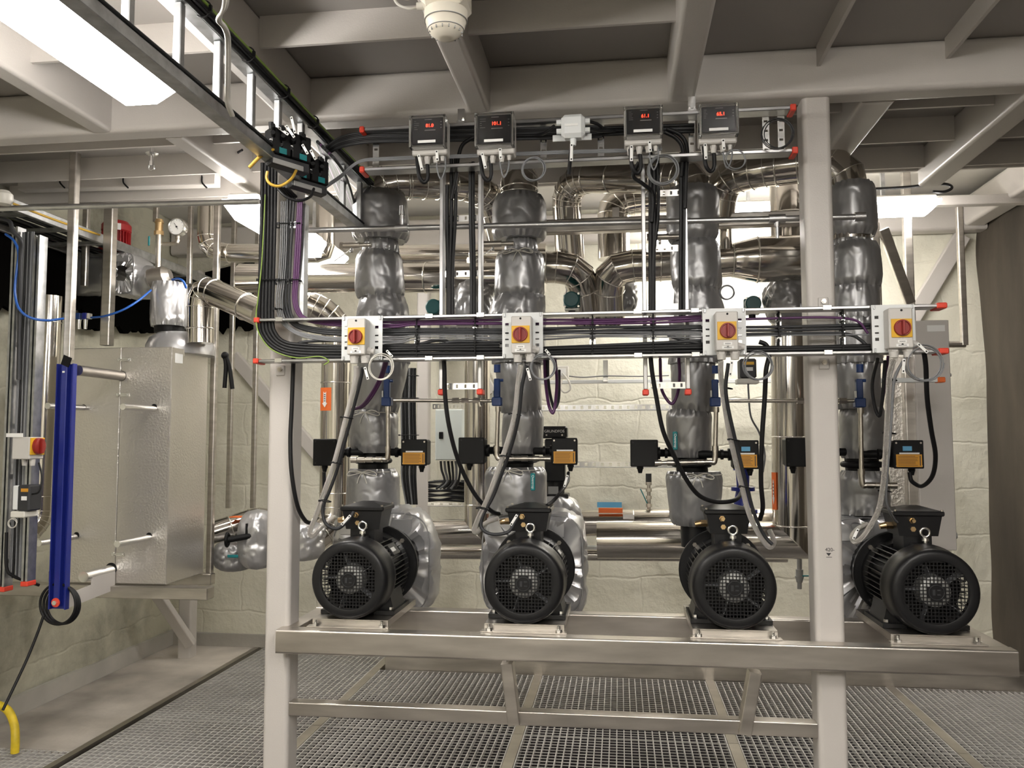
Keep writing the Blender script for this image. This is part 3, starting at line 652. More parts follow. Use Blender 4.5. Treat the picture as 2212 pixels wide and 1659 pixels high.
sbox(1193, 947, 1246, 1003, 1, 'black switch box with amber label right of the second column', 1150)
sbox(1584, 952, 1637, 1012, 1, 'black switch box with amber label and blue tape right of the third column', 1515, True)
sbox(1931, 952, 1992, 1011, 1, 'black switch box with amber label and blue tape right of the fourth column', 1880, True)
# ---- slim blue differential pressure valves with their nickel pipes
def bluevalve(x, y0, y1, pipe, lab, lab2, Y=3.2):
    a, b_ = at(x, y1, Y), at(x, y0, Y); t = thing('pressure_sensor', lab, 'valve', tuple(a)); H = b_.z - a.z
    q = MB(); q.cyl(b_ - V(0, 0, .03), b_, .013, seg=14); q.box(a.x - .012, a.x + .012, Y - .012, Y + .012, a.z + H * .2, a.z + H * .66, .003); q.build('body', 'valve_blue', t)
    MB().box(a.x - .019, a.x + .019, Y - .018, Y + .018, a.z, a.z + .034, .003).build('base_block', 'valve_blue', t)
    MB().cyl(a + V(-.012, 0, H * .62), a + V(.024, 0, H * .62), .006, seg=10).build('bleed_screw', 'valve_blue', t)
    MB().box(a.x - .018, a.x - .0125, Y - .014, Y - .004, a.z + .036, a.z + .06).build('rating_label', 'paper', t)
    pts = [at(x + 2, y1 + 1, Y)] + [at(*p, Y) for p in pipe]
    b = MB(); b.sweep(pts[:2], .0085, 12)
    e = pts[1]; f = pts[2]; k = pts[-1]; sgn = 1 if k.x > e.x else -1
    b.tube([e, e + V(0, 0, -.012), f + V(sgn * -.0, 0, 0), f + V(sgn * .014, 0, 0)], .0105, 12)
    b.cyl(f + V(sgn * .012, 0, 0), k, .0085, seg=12)
    for u in (.25, .55, .8): c = f.lerp(k, u); b.cyl(c - V(.012, 0, 0), c + V(.012, 0, 0), .0125, seg=6)
    b.cyl(k - V(sgn * .006, 0, 0), k + V(sgn * .018, 0, 0), .013, seg=6)
    b.cyl(e + V(0, 0, .0), e + V(0, 0, .02), .0125, seg=12); c = pts[0]; b.cyl(c, c - V(0, 0, .02), .0115, seg=12)
    b.build('nickel_pipe', 'nickel', label=lab2, cat='pipe')
bluevalve(836, 790, 877, [(838, 975), (836, 992), (768, 994)], 'slim dark blue sensor valve beside the leftmost column', 'nickel elbow pipe hanging below the leftmost blue sensor valve')
bluevalve(1074, 788, 877, [(1073, 975), (1076, 990), (1180, 991)], 'slim dark blue sensor valve left of the second column', 'nickel elbow pipe in front of the second column')
bluevalve(1545, 790, 878, [(1545, 975), (1543, 998), (1425, 1000)], 'slim dark blue sensor valve right of the third column', 'nickel elbow pipe in front of the third column')
bluevalve(1857, 787, 880, [(1861, 1025), (1864, 1048), (1926, 1049)], 'slim dark blue sensor valve just right of the right white post', 'nickel elbow pipe in front of the fourth column')
b = MB(); b.cyl(at(850, 865, 3.2), at(1062, 866, 3.2), .007, seg=12)
for u, r in ((985, .012), (1005, .011), (1030, .012)): c = at(u, 865, 3.2); b.cyl(c - V(.014, 0, 0), c + V(.014, 0, 0), r, seg=6)
b.cyl(at(1034, 866, 3.2), at(1038, 878, 3.2), .008); b.build('nickel_pipe', 'nickel', label='thin nickel pipe linking the blue valves of the first and second columns', cat='pipe')
b = MB(); b.cyl(at(1558, 866, 3.2), at(1845, 866, 3.2), .007, seg=12)
for u in (1730, 1820): c = at(u, 866, 3.2); b.cyl(c - V(.014, 0, 0), c + V(.014, 0, 0), .012, seg=6)
b.build('nickel_pipe', 'nickel', label='thin nickel pipe linking the blue valves of the third and fourth columns', cat='pipe')
# teal lever handles with their printed name
def lever(x, y0, y1, lab):
    Y = 3.17; a, c = at(x, y1, Y), at(x, y0, Y); t = thing('lever_valve', lab, 'valve', tuple(a))
    MB().box(a.x - .009, a.x + .009, Y, Y + .006, a.z, c.z, .003).build('lever', 'teal', t)
    MB().cyl(V(a.x, Y + .007, c.z - .004), V(a.x, Y + .04, c.z - .004), .005).build('stem', 'nickel', t)
    text('printed_name', 'Oventrop', (a.x, Y - .001, (a.z + c.z) / 2), .013, 'paper', t, roll=-math.pi / 2)
lever(1151, 1022, 1060, 'teal lever handle hanging in front of the second column')
lever(1459, 932, 972, 'teal lever handle standing in front of the third column')
# ================================================================== clad pipes
def gore(pts, k=4, rad=.12):
    """replace every corner of a polyline by short straight gores"""
    P_ = [Vector(p) for p in pts]; out = [P_[0]]
    for i in range(1, len(P_) - 1):
        a, c, b = P_[i - 1], P_[i], P_[i + 1]; u = (a - c); v = (b - c); l = min(rad, u.length * .5, v.length * .5)
        p0, p1 = c + u.normalized() * l, c + v.normalized() * l
        if l < .02 or k == 0: out.append(c); continue
        for j in range(k + 1):
            s = j / k; out.append(p0 * (1 - s) ** 2 + c * 2 * s * (1 - s) + p1 * s * s)
    out.append(P_[-1]); return [q for j, q in enumerate(out) if j == 0 or (q - out[j - 1]).length > 1e-4]
def pipe(pts, r, lab, rad=.12, k=3, bands=(), m='chrome', name='clad_pipe', seams=True, sticker=None):
    P_ = [at(*p) for p in pts]; G = gore(P_, k, rad); t = thing(name, lab, 'pipe', tuple(G[0] if G[0].z < G[-1].z else G[-1]))
    b = MB(18); b.sweep(G, r, 40, miter=True); b.build('cladding', m, t)
    if seams:
        for i in range(1, len(G) - 1):
            d = ((G[i] - G[i - 1]).normalized() + (G[i + 1] - G[i]).normalized())
            if (G[i] - G[i - 1]).angle(G[i + 1] - G[i]) < .05: continue
            MB().torus(G[i], d, r * 1.01, .0028, 40, 6).build('seam_band', 'band', t)
    for u in bands:
        i = int(u); c = P_[i].lerp(P_[i + 1], u - i); MB().torus(c, P_[i + 1] - P_[i], r * 1.012, .004, 40, 6).build('seam_band', 'band', t)
    return t
def sticker(t, p0, r, lo, hi, dirx, m='orange_tape', word=None):
    """printed sticker wrapped on the visible side of a vertical pipe"""
    c = Vector(p0); b = MB(); N = 10; a0, a1 = dirx
    for i in range(N + 1):
        a = a0 + (a1 - a0) * i / N; d = V(math.sin(a), -math.cos(a), 0) * (r * 1.012); b.v += [V(c.x + d.x, c.y + d.y, lo), V(c.x + d.x, c.y + d.y, hi)]
    for i in range(N): b.face((2 * i, 2 * i + 2, 2 * i + 3, 2 * i + 1), True)
    s = b.build('flow_sticker', m, t, label='orange flow direction sticker')
    am = (a0 + a1) / 2; w = r * (a1 - a0) * .22; d = V(math.sin(am), -math.cos(am), 0); e = V(math.cos(am), math.sin(am), 0); o = V(c.x, c.y, 0) + d * (r * 1.03)
    h = hi - lo; q = MB(); q.prism([o + V(0, 0, hi - h * .18) - e * w * .55, o + V(0, 0, hi - h * .25), o + V(0, 0, hi - h * .18) + e * w * .55, o + V(0, 0, lo + h * .35) + e * w * .55, o + V(0, 0, lo + h * .32) + e * w, o + V(0, 0, lo + h * .14), o + V(0, 0, lo + h * .32) - e * w, o + V(0, 0, lo + h * .35) - e * w * .55], d * .0006)
    ar = q.build('arrow', 'paper', s)
    q = MB()
    for k in range(4): q.obox(o + d * .0012 + V(0, 0, lo + h * (.42 + .09 * k)), e * w * .3, d * .0004, V(0, 0, h * .018))
    q.build('arrow_print', 'print_black', s)
pipe([(806, 500, 3.38), (806, 396, 3.38), (900, 396, 3.45), (1010, 398, 3.6), (1060, 425, 3.72), (1085, 520, 3.8)], .068, 'polished pipe bending over from the top of the leftmost column', .1, 3, (1.2, 1.8, 2.4))
pipe([(1122, 432, 3.38), (1122, 392, 3.38), (1118, 372, 3.75)], .076, 'short polished pipe collar on top of the second column', .05, 2, (0.3,))
pipe([(1500, 500, 3.40), (1500, 382, 3.40), (1440, 383, 3.5), (1250, 385, 3.75), (1222, 420, 3.82), (1232, 560, 3.9)], .068, 'polished pipe running left from the third column and turning down', .12, 3, (2.1, 2.6))
pipe([(1520, 424, 4.1), (1375, 427, 4.05), (1325, 440, 4.05), (1326, 560, 4.05)], .078, 'second polished pipe elbow below the long top pipe', .14, 3, (1.5,))
pipe([(1836, 520, 3.38), (1836, 343, 3.38), (1640, 368, 3.5), (1560, 386, 3.6), (1548, 480, 3.65)], .073, 'polished pipe arching from the fourth column behind the right white post', .15, 3, (1.55, 1.8))
pipe([(1566, 425, 3.75), (1568, 540, 3.75)], .028, 'thin polished vertical pipe right of the third column', bands=(.5,))
pipe([(520, 601, 4.0), (1178, 600, 4.0)], .074, 'long horizontal polished pipe behind the first and second columns', bands=(.2, .62), k=0)
pipe([(860, 552, 4.2), (1180, 549, 4.2)], .056, 'upper thinner horizontal pipe behind the second column', bands=(.5,), k=0)
pipe([(1150, 578, 3.8), (1255, 577, 3.8), (1268, 690, 3.98)], .074, 'polished elbow pipe right of the second column', .12, 3, (.3,))
pipe([(1318, 690, 3.98), (1312, 576, 3.8), (1440, 572, 3.8), (1596, 562, 3.8)], .074, 'polished elbow pipe between the second and third columns running right', .12, 3, (1.6, 1.9))
t = pipe([(703, 330, 4.3), (703, 547, 4.3), (478, 547, 4.3), (446, 530, 4.3), (449, 395, 4.3)], .052, 'thin polished pipe loop below the lamp behind the left white post', .05, 2)
t = pipe([(560, 628, 4.1), (690, 668, 4.15), (728, 700, 4.2), (722, 1130, 4.2), (668, 1172, 4.1)], .078, 'tall polished pipe with orange sticker left of the leftmost column', .12, 3, (2.3, 2.85))
c = at(722, 860, 4.2); sticker(t, c, .078, at(722, 888, 4.2).z, at(722, 839, 4.2).z, (-.75, .15))
pipe([(1031, 560, 4.2), (1031, 1150, 4.2), (745, 1151, 4.2)], .066, 'tall polished pipe left of the second column with mitred bottom corner', 0, 0, (.35, .9))
pipe([(745, 1192, 4.4), (1190, 1194, 4.4)], .036, 'thin horizontal pipe along the wall below the second column', k=0)
t = pipe([(1703, 388, 4.1), (1710, 1167, 4.1), (1290, 1167, 4.1)], .088, 'widest tall polished pipe just left of the right white post', 0, 0, (.1, .72, .96))
c = at(1707, 1080, 4.1); sticker(t, c, .088, at(1707, 1100, 4.1).z, at(1707, 1020, 4.1).z, (-1.35, -.95))
t = pipe([(1258, 1130, 4.62), (1460, 1128, 4.62), (1700, 1126, 4.62)], .072, 'low horizontal polished pipe with orange tape between second and third motors', 0, 0, (.55,))
MB().pxbox(1293, 1098, 1345, 1108, 4.55, .02).build('flow_tape', 'orange_tape', t)
MB().pxbox(1346, 1112, 1370, 1121, 4.547, .004).build('name_strip', 'paper', t)
pipe([(1240, 1199, 4.62), (1700, 1203, 4.62)], .03, 'thin conduit pipe below the low horizontal pipe', k=0)
# reducer and big mitred branch
t = thing('pipe_reducer', 'conical polished pipe reducer joining the widest tall pipe', 'pipe', tuple(at(1650, 600, 3.8)))
MB(18).sweep([at(1580, 562, 3.8), at(1632, 561, 3.82), at(1722, 557, 3.86)], [.076, .104, .104], 40).build('cladding', 'chrome', t)
for p_, r_, in ((at(1582, 562, 3.8), .078), (at(1634, 561, 3.82), .106)): MB().torus(p_, (1, 0, 0), r_, .0035, 40).build('seam_band', 'band', t)
# jackets and supports around those pipes
def crumple(a, h, seed):
    return noise.noise(V(math.cos(a) * 2 + seed, h * 12, math.sin(a) * 2)) * .10 - (1 - abs(noise.noise(V(math.cos(a) * 3 + seed, h * 22, math.sin(a) * 3)))) ** 7 * .07
def bag(x, y, Y, rx, rz, lab, m='jacket', seed=0, tilt=0):
    c = at(x, y, Y); rnd = random.Random(seed); p = [rnd.uniform(0, 6) for _ in range(4)]; b = MB()
    b.lathe(c - V(0, 0, rz), (tilt, 0, 1), [(rz * 2 * u, rx * (1 - abs(2 * u - 1) ** 4) ** .5 * 1.0 + .004) for u in [i / 28 for i in range(29)]], 84, fn=lambda a, h, i: crumple(a, h, seed) + .02 * math.sin(3 * a + p[0]) + .015 * math.sin(9 * a + i + p[1]) * (1 if i < 4 or i > 10 else .3))
    return b.build('insulation_jacket', m, label=lab, cat='insulation')
bag(1262, 640, 3.98, .088, .09, 'rumpled grey jacket below the polished elbow right of the second column', seed=4)
bag(1330, 640, 3.98, .1, .095, 'rumpled grey jacket below the polished elbow left of the third column', seed=5)
bag(1706, 650, 3.95, .115, .12, 'dark grey jacket on the widest tall pipe left of the right white post', seed=6)
bag(1025, 660, 4.0, .10, .14, 'dark grey jacket behind the second cable ladder, left of the second column', seed=7)
bag(1195, 1130, 3.75, .13, .13, 'silver jacket behind the second motor where the low pipe starts', 'jacket_light', seed=8)
bag(650, 1168, 4.0, .12, .10, 'shiny rumpled jacket right of the left white post', 'jacket_light', seed=9)
pxbar('square_tube', 'stainless', (1178, 492, 3.62), (1765, 470, 3.62), .055, .06, 'stainless cross tube carrying the polished pipes behind the grey water pipe', 'beam')
for x, w in ((1232, 15), (1330, 15)):
    MB().bar(at(x, 450, 3.64), at(x, 476, 3.64), .03, .03, up=(0, 1, 0)).build('pipe_stub', 'stainless', label='short stainless stub under the pipe elbow, %s of two' % ('left' if x < 1300 else 'right'), cat='bracket')
def vtube(x, y0, y1, Y, w, lab, m='stainless', xb=None, ceil=False):
    a, b_ = at(x, y1, Y), at(x, y0, Y)
    return MB().box(a.x - w / 2, a.x + w / 2, Y, Y + w, a.z, ZC if ceil and Y < 3.9 else (ZH if ceil else b_.z), .004).build('square_tube', m, label=lab, cat='post')
# vertical verticals between pumps
# teal actuators
def actuator(x, y, Y, r, lab, face='teal_dark'):
    c = at(x, y, Y); t = thing('valve_actuator', lab, 'actuator', (c.x, c.y, c.z - r)); b = MB(); b.lathe(c, (0, 1, 0), [(0, r * .7), (.004, r * .82), (.03, r * .86), (.03, 0)], 28); b.box(c.x - r * .85, c.x + r * .85, c.y + .03, c.y + .075, c.z - r * .8, c.z + r * .8, .01); b.build('casing', face, t)
    for sx in (-1, 1):
        for sz in (-1, 1): MB().cyl((c.x + sx * r * .7, c.y + .0295, c.z + sz * r * .66), (c.x + sx * r * .7, c.y + .024, c.z + sz * r * .66), .005, seg=8).build('screw', 'nickel', t)
    MB().box(c.x - r * .75, c.x + r * .75, c.y + .03, c.y + .07, c.z - r * 1.05, c.z - r * .81, .003).build('bracket', 'white_plastic', t)
    MB().cyl(c + V(0, .05, -r * 1.05), c + V(0, .05, -r * 1.5), .016).build('stem', 'black_plastic', t)
actuator(1234, 646, 3.7, .044, 'round dark teal valve actuator right of the second column')
actuator(935, 662, 3.9, .046, 'round teal valve actuator behind the left vertical cable ladder')
actuator(1628, 655, 3.9, .044, 'round teal valve actuator left of the right white post')
# grey sprinkler line across the frame
b = MB(); A, B = at(655, 498, 2.975), at(1868, 468, 2.975); b.cyl(A, B, .0105, seg=16)
for x, w in ((884, .024), (1692, .028), (1858, .018)):
    u = (x - 655) / (1868 - 655.); c = A.lerp(B, u); b.cyl(c - V(w, 0, 0), c + V(w, 0, 0), .016, seg=20)
c = A.lerp(B, (1692 - 655) / 1213.); b.cyl(c, c - V(0, 0, .03), .012, .008); b.cyl(c - V(0, 0, .03), c - V(0, 0, .07), .006)
c = A.lerp(B, (884 - 655) / 1213.); b.cyl(c, c + V(0, 0, .035), .011); b.cyl(c + V(0, 0, .035), c + V(0, 0, .05), .007); b.cyl(c + V(0, 0, .05), c + V(0, 0, .085), .011, .009)
b.build('water_pipe', 'galv_rod', label='long grey water pipe crossing in front of all four columns', cat='pipe')
b = MB(); b.cyl(at(-40, 452, 3.1), at(560, 435, 3.1), .0115, seg=16); b.build('water_pipe', 'galv_rod', label='grey water pipe across the upper left in front of the stainless tubes', cat='pipe')
# small ball valves on column necks
for x, y, sg, n in ((760, 530, 1, 'left of the leftmost column neck'), (1065, 527, 1, 'left of the second column neck'), (1425, 512, 1, 'left of the third column neck')):
    c = at(x, y, 3.3); t = thing('ball_valve', 'small brass coloured valve %s' % n, 'valve', (c.x, c.y, c.z - .02))
    b = MB(); b.cyl(c - V(.035, 0, 0), c + V(.035, 0, 0), .013, seg=16); b.cyl(c - V(.05, 0, 0), c - V(.035, 0, 0), .0155, seg=6); b.cyl(c + V(.035, 0, 0), c + V(.085, 0, 0), .009); b.build('body', 'nickel', t)
    l = MB(); l.bar(c + V(.0, -.01, -.02), c + V(-.07, -.02, -.07), .008, .003); l.cyl(c, c + V(0, -.004, -.03), .006); l.build('lever', 'zinc', t)

for x, n in ((1320, 'left'), (1620, 'right')):
    c = at(x, 1130, 4.62); MB().box(c.x - .015, c.x + .015, 4.64, YB, c.z - .085, c.z - .07).build('wall_bracket', 'galv', label='bracket carrying the low horizontal pipe, %s of two' % n, cat='bracket')
# ================================================================== cable tray across the pumps
def holed(b, x0, x1, z0, z1, Y, th, holes):
    xs_ = sorted({x0, x1} | {h[0] for h in holes} | {h[1] for h in holes}); zs_ = sorted({z0, z1} | {h[2] for h in holes} | {h[3] for h in holes})
    for i in range(len(xs_) - 1):
        j = 0
        while j < len(zs_) - 1:
            cx_, cz_ = (xs_[i] + xs_[i + 1]) / 2, (zs_[j] + zs_[j + 1]) / 2
            inh = lambda cz: any(h[0] < cx_ < h[1] and h[2] < cz < h[3] for h in holes)
            if inh(cz_): j += 1; continue
            k = j
            while k + 1 < len(zs_) - 1 and not inh((zs_[k + 1] + zs_[k + 2]) / 2): k += 1
            b.box(xs_[i], xs_[i + 1], Y, Y + th, zs_[j], zs_[k + 1]); j = k + 1
    return b
def vstrip(b, x, z0, z1, Y, w=.018, hole=.010, pitch=.02):
    n = max(1, int((z1 - z0 - .01) / pitch)); hs = [(x - hole / 2, x + hole / 2, z0 + (k + .5) * (z1 - z0) / n - hole * .32, z0 + (k + .5) * (z1 - z0) / n + hole * .32) for k in range(n)]
    return holed(b, x - w / 2, x + w / 2, z0, z1, Y, .0015, hs)
def hstrip(b, x0, x1, z, Y, h=.018, hole=.012, pitch=.022):
    n = max(1, int((x1 - x0 - .01) / pitch)); hs = [(x0 + (k + .5) * (x1 - x0) / n - hole * .3, x0 + (k + .5) * (x1 - x0) / n + hole * .3, z - h * .28, z + h * .28) for k in range(n)]
    return holed(b, x0, x1, z - h / 2, z + h / 2, Y, .0015, hs)
def endcap(t, x, y, z, dx, m='cap_red', h=.018, d=.06): return MB().box(x - .001, x + dx, y - .003, y + d + .003, z - h / 2 - .002, z + h / 2 + .002, .003).build('end_cap', m, t)
ZT, ZL = 1.835, 1.693
t = thing('cable_ladder', 'long horizontal galvanized cable ladder in front of the four columns', 'cable ladder', (-.13, 2.73, ZL))
for z in (ZT, ZL):
    MB().box(-1.228, .985, 2.70, 2.76, z - .005, z + .005, .002).build('side_rail', 'strut', t)
    endcap(t, .984, 2.70, z, .03, h=.014); endcap(t, -1.228, 2.70, z, -.02, h=.014)
for x in (658, 781, 901, 1027, 1152, 1280, 1411, 1545, 1682, 1820, 1925):
    X = at(x, 730, 2.75).x; vstrip(MB(), X, ZL + .007, ZT - .007, 2.752, .020, .011, .022).build('rung', 'zinc', t)
for x in (927, 1038, 1378, 1502, 1788, 603):
    for z in (ZT, ZL):
        X = at(x, 730, 2.7).x; MB().box(X - .013, X + .013, 2.694, 2.6995, z - .007, z + .008, .001).build('clip', 'zinc', t)
for x, y in ((603, 800), (1780, 653), (1782, 785), (604, 605)):
    c = at(x, y, 2.80); b = thing('fixing_plate', 'small bolted plate on the %s, %s the tray' % ('left white post' if x < 900 else 'right white post', {800: 'just below', 653: 'just above', 785: 'just below', 605: 'high above'}[y]), 'bracket', (c.x, 2.81, c.z - .018))
    MB().box(c.x - .016, c.x + .016, 2.808, 2.8145, c.z - .018, c.z + .018, .002).build('plate', 'paint', b)
    q = MB(); q.cyl((c.x, 2.8075, c.z + .004), (c.x, 2.80, c.z + .004), .0085, seg=6); q.cyl((c.x, 2.80, c.z + .004), (c.x, 2.796, c.z + .004), .005, seg=10); q.build('bolt', 'nickel', b)
# ---- cables: every cable its own object
_cj = random.Random(11)
def cable(pts, r, m, lab, group=None, n=6, seg=7):
    if group and 'tray' in group: pts = [p if i < 7 or i == len(pts) - 1 else (p[0], p[1] + _cj.uniform(-1.7, 1.7), p[2] + _cj.uniform(-.004, .003)) for i, p in enumerate(pts)]
    return MB().pxtube(pts, r, seg, n).build('cable', m, label=lab, cat='cable', group=group)
def tie(x, y0, y1, Y, horizontal=False, w=.018, lab=None):
    """cable tie: closed loop round a bundle"""
    a, b_ = at(x, y1, Y), at(x, y0, Y); b = MB()
    if horizontal: a, b_ = at(y0, x, Y), at(y1, x, Y)
    if horizontal: pts = [(a.x, Y - w / 2, a.z), (b_.x, Y - w / 2, a.z), (b_.x, Y + w / 2, a.z), (a.x, Y + w / 2, a.z)]
    else: pts = [(a.x, Y - w / 2, a.z), (a.x, Y - w / 2, b_.z), (a.x, Y + w / 2, b_.z), (a.x, Y + w / 2, a.z)]
    b.sweep(pts, .0022, 6, closed=True); p = Vector(pts[0]); b.box(p.x - .004, p.x + .004, p.y - .004, p.y + .002, p.z - .004, p.z + .004)
    return b.build('cable_tie', 'black_plastic', label=lab or 'black cable tie round the cables on the long tray', cat='cable tie', group='black cable ties on the cable runs')
G1 = 'heavy black cables on the long tray'
rt = [1880, 1880, 1520, 1085, 1085]
for k in range(5):
    o = 7.2 * k; h = 771 - 6.0 * k; xr = rt[k]; pts = [(567 + o, 352, 2.69), (566 + o, 440, 2.70), (563 + o, 560, 2.71), (560 + o, 690 - k, 2.72), (568 + o * .95, 728 - 2 * k, 2.725), (600 + o * .55, 757 - 4.5 * k, 2.73), (650 + o * .2, h - 2, 2.735), (745, h, 2.735), (900, h - 2, 2.735), (1080, h - 4, 2.735)]
    if xr > 1085: pts += [(1280, h - 8, 2.735), (1515, h - 13, 2.735)]
    if xr > 1520: pts += [(1700, h - 14, 2.735), (1880, h - 18, 2.735)]
    cable(pts, .0066, 'cable_black', 'heavy black cable curving from the high ladder onto the long tray', G1)
G2 = 'charcoal cables in the middle of the long tray'
for k in range(3):
    o = 7.0 * k; h = 722 - 4.6 * k; cable([(622 + o, 425, 2.71), (615 + o, 520, 2.715), (612 + o, 600, 2.72), (611 + o, 655, 2.73), (627 + o * .6, 695 - k, 2.74), (665, 714 - 3.6 * k, 2.742), (745, h + 1, 2.742), (900, h, 2.742), (1100, h - 2, 2.742), (1280, h - 4, 2.742), (1515, h - 8, 2.742), (1690, h - 10 - 2 * k, 2.74), (1880, h - 14 - 2 * k, 2.742)][:11 if k > 1 else 13], .0052, 'cable_dark', 'charcoal cable curving round the post onto the middle of the long tray', G2)
G3 = 'thin light grey cables on the long tray'
for k in range(4):
    o = 4.2 * k; h = 739 - 3.3 * k; cable([(608 + o, 435, 2.70), (606 + o, 530, 2.705), (602 + o, 600, 2.71), (597 + o, 650, 2.715), (604 + o * .8, 690 - k, 2.725), (630 + o * .3, 716 - 1.5 * k, 2.73), (670, 731 - 2.6 * k, 2.734), (745, h, 2.734), (860, h, 2.734), (900, h - 6, 2.734), (1030, h - 5, 2.734), (1150, h - 3, 2.734), (1290, h - 10, 2.734), (1410, h - 10, 2.734), (1515, h - 12, 2.734), (1690, h - 14, 2.734), (1880, h - 16, 2.734)][:15 if k > 0 else 17], .0023, 'cable_grey', 'thin light grey cable curving round the post onto the long tray', G3)
G4 = 'purple bus cables on the long tray'
for k in range(3):
    o = 4.4 * k; h = 706 - 4.2 * k; cable([(645 + o * .8, 430, 2.705), (640 + o, 520, 2.71), (636 + o, 590, 2.715), (634 + o * .8, 650, 2.72), (648 + o * .7, 684 - k, 2.727), (680, 697 - 3 * k, 2.732), (745, h - 2, 2.732), (850, h, 2.732), (905, h - 4, 2.732), (1085, h - 5, 2.732), (1280, h - 7, 2.732), (1410, h - 9, 2.732), (1515, h - 15, 2.732), (1690, h - 17, 2.732), (1790, h - 20, 2.73), (1850, h - 12, 2.73), (1875, h + 14, 2.73)][:13 if k > 0 else 17], .0042, 'cable_purple', 'purple bus cable curving round the post onto the top of the long tray', G4)
cable([(573, 420, 2.68), (566, 560, 2.69), (558, 640, 2.695), (553, 690, 2.70), (562, 725, 2.70), (590, 757, 2.70), (640, 773, 2.695), (690, 770, 2.69), (710, 780, 2.69), (700, 788, 2.69)], .0022, 'cable_green', 'thin green and yellow earth wire hanging from the left end of the long tray')
for pts, n in (([(635, 762, 2.74), (645, 742, 2.74), (690, 736, 2.74), (745, 736, 2.74)], 'left of the leftmost rotary switch'), ([(830, 746, 2.74), (880, 750, 2.74), (950, 748, 2.74), (980, 738, 2.74), (1085, 740, 2.74)], 'between the first and second rotary switches'), ([(900, 745, 2.745), (950, 735, 2.745), (1000, 748, 2.745), (1085, 756, 2.745)], 'crossing lower between the first and second rotary switches'),
               ([(1175, 752, 2.74), (1400, 742, 2.74), (1515, 736, 2.74)], 'between the second and third rotary switches'), ([(1430, 716, 2.74), (1460, 730, 2.74), (1520, 744, 2.74)], 'dipping just left of the third rotary switch'), ([(1612, 722, 2.74), (1750, 720, 2.74), (1830, 722, 2.74), (1860, 735, 2.74), (1885, 762, 2.74)], 'dipping just left of the rightmost rotary switch')):
    cable(pts, .0058, 'cable_dark', 'loose charcoal cable on the tray %s' % n)
for x in (901, 1027, 1280, 1411, 1682, 1820):
    for y0, y1 in ((690, 706), (711, 724), (726, 741), (748, 772)):
        k = -(x - 901) * .02; tie(x, y0 + k, y1 + k, 2.736)
for y, x0, x1 in ((606, 560, 600), (606, 603, 625), (606, 626, 648), (485, 605, 650), (668, 596, 608), (760, 606, 612)):
    if y != 760: tie(y, x0, x1, 2.712, True, .024, 'black cable tie round the cables curving down left of the pumps')
# ---- left vertical strut and clips on the post
t = thing('cable_ladder', 'short vertical cable ladder with cables against the left white post', 'cable ladder', tuple(at(652, 690, 2.73)))
a, c = at(652, 685, 2.73), at(652, 440, 2.73); MB().box(a.x - .009, a.x + .009, 2.725, 2.76, ZT + .007, c.z, .002).build('side_rail', 'galv', t)
a2 = at(576, 600, 2.73); MB().box(a2.x - .009, a2.x + .009, 2.745, 2.775, ZT + .007, at(576, 352, 2.73).z, .002).build('side_rail', 'galv', t)
for y in (484, 606): z = at(610, y, 2.75).z; hstrip(MB(), a2.x + .010, a.x - .010, z, 2.765, .022).build('rung', 'zinc', t)
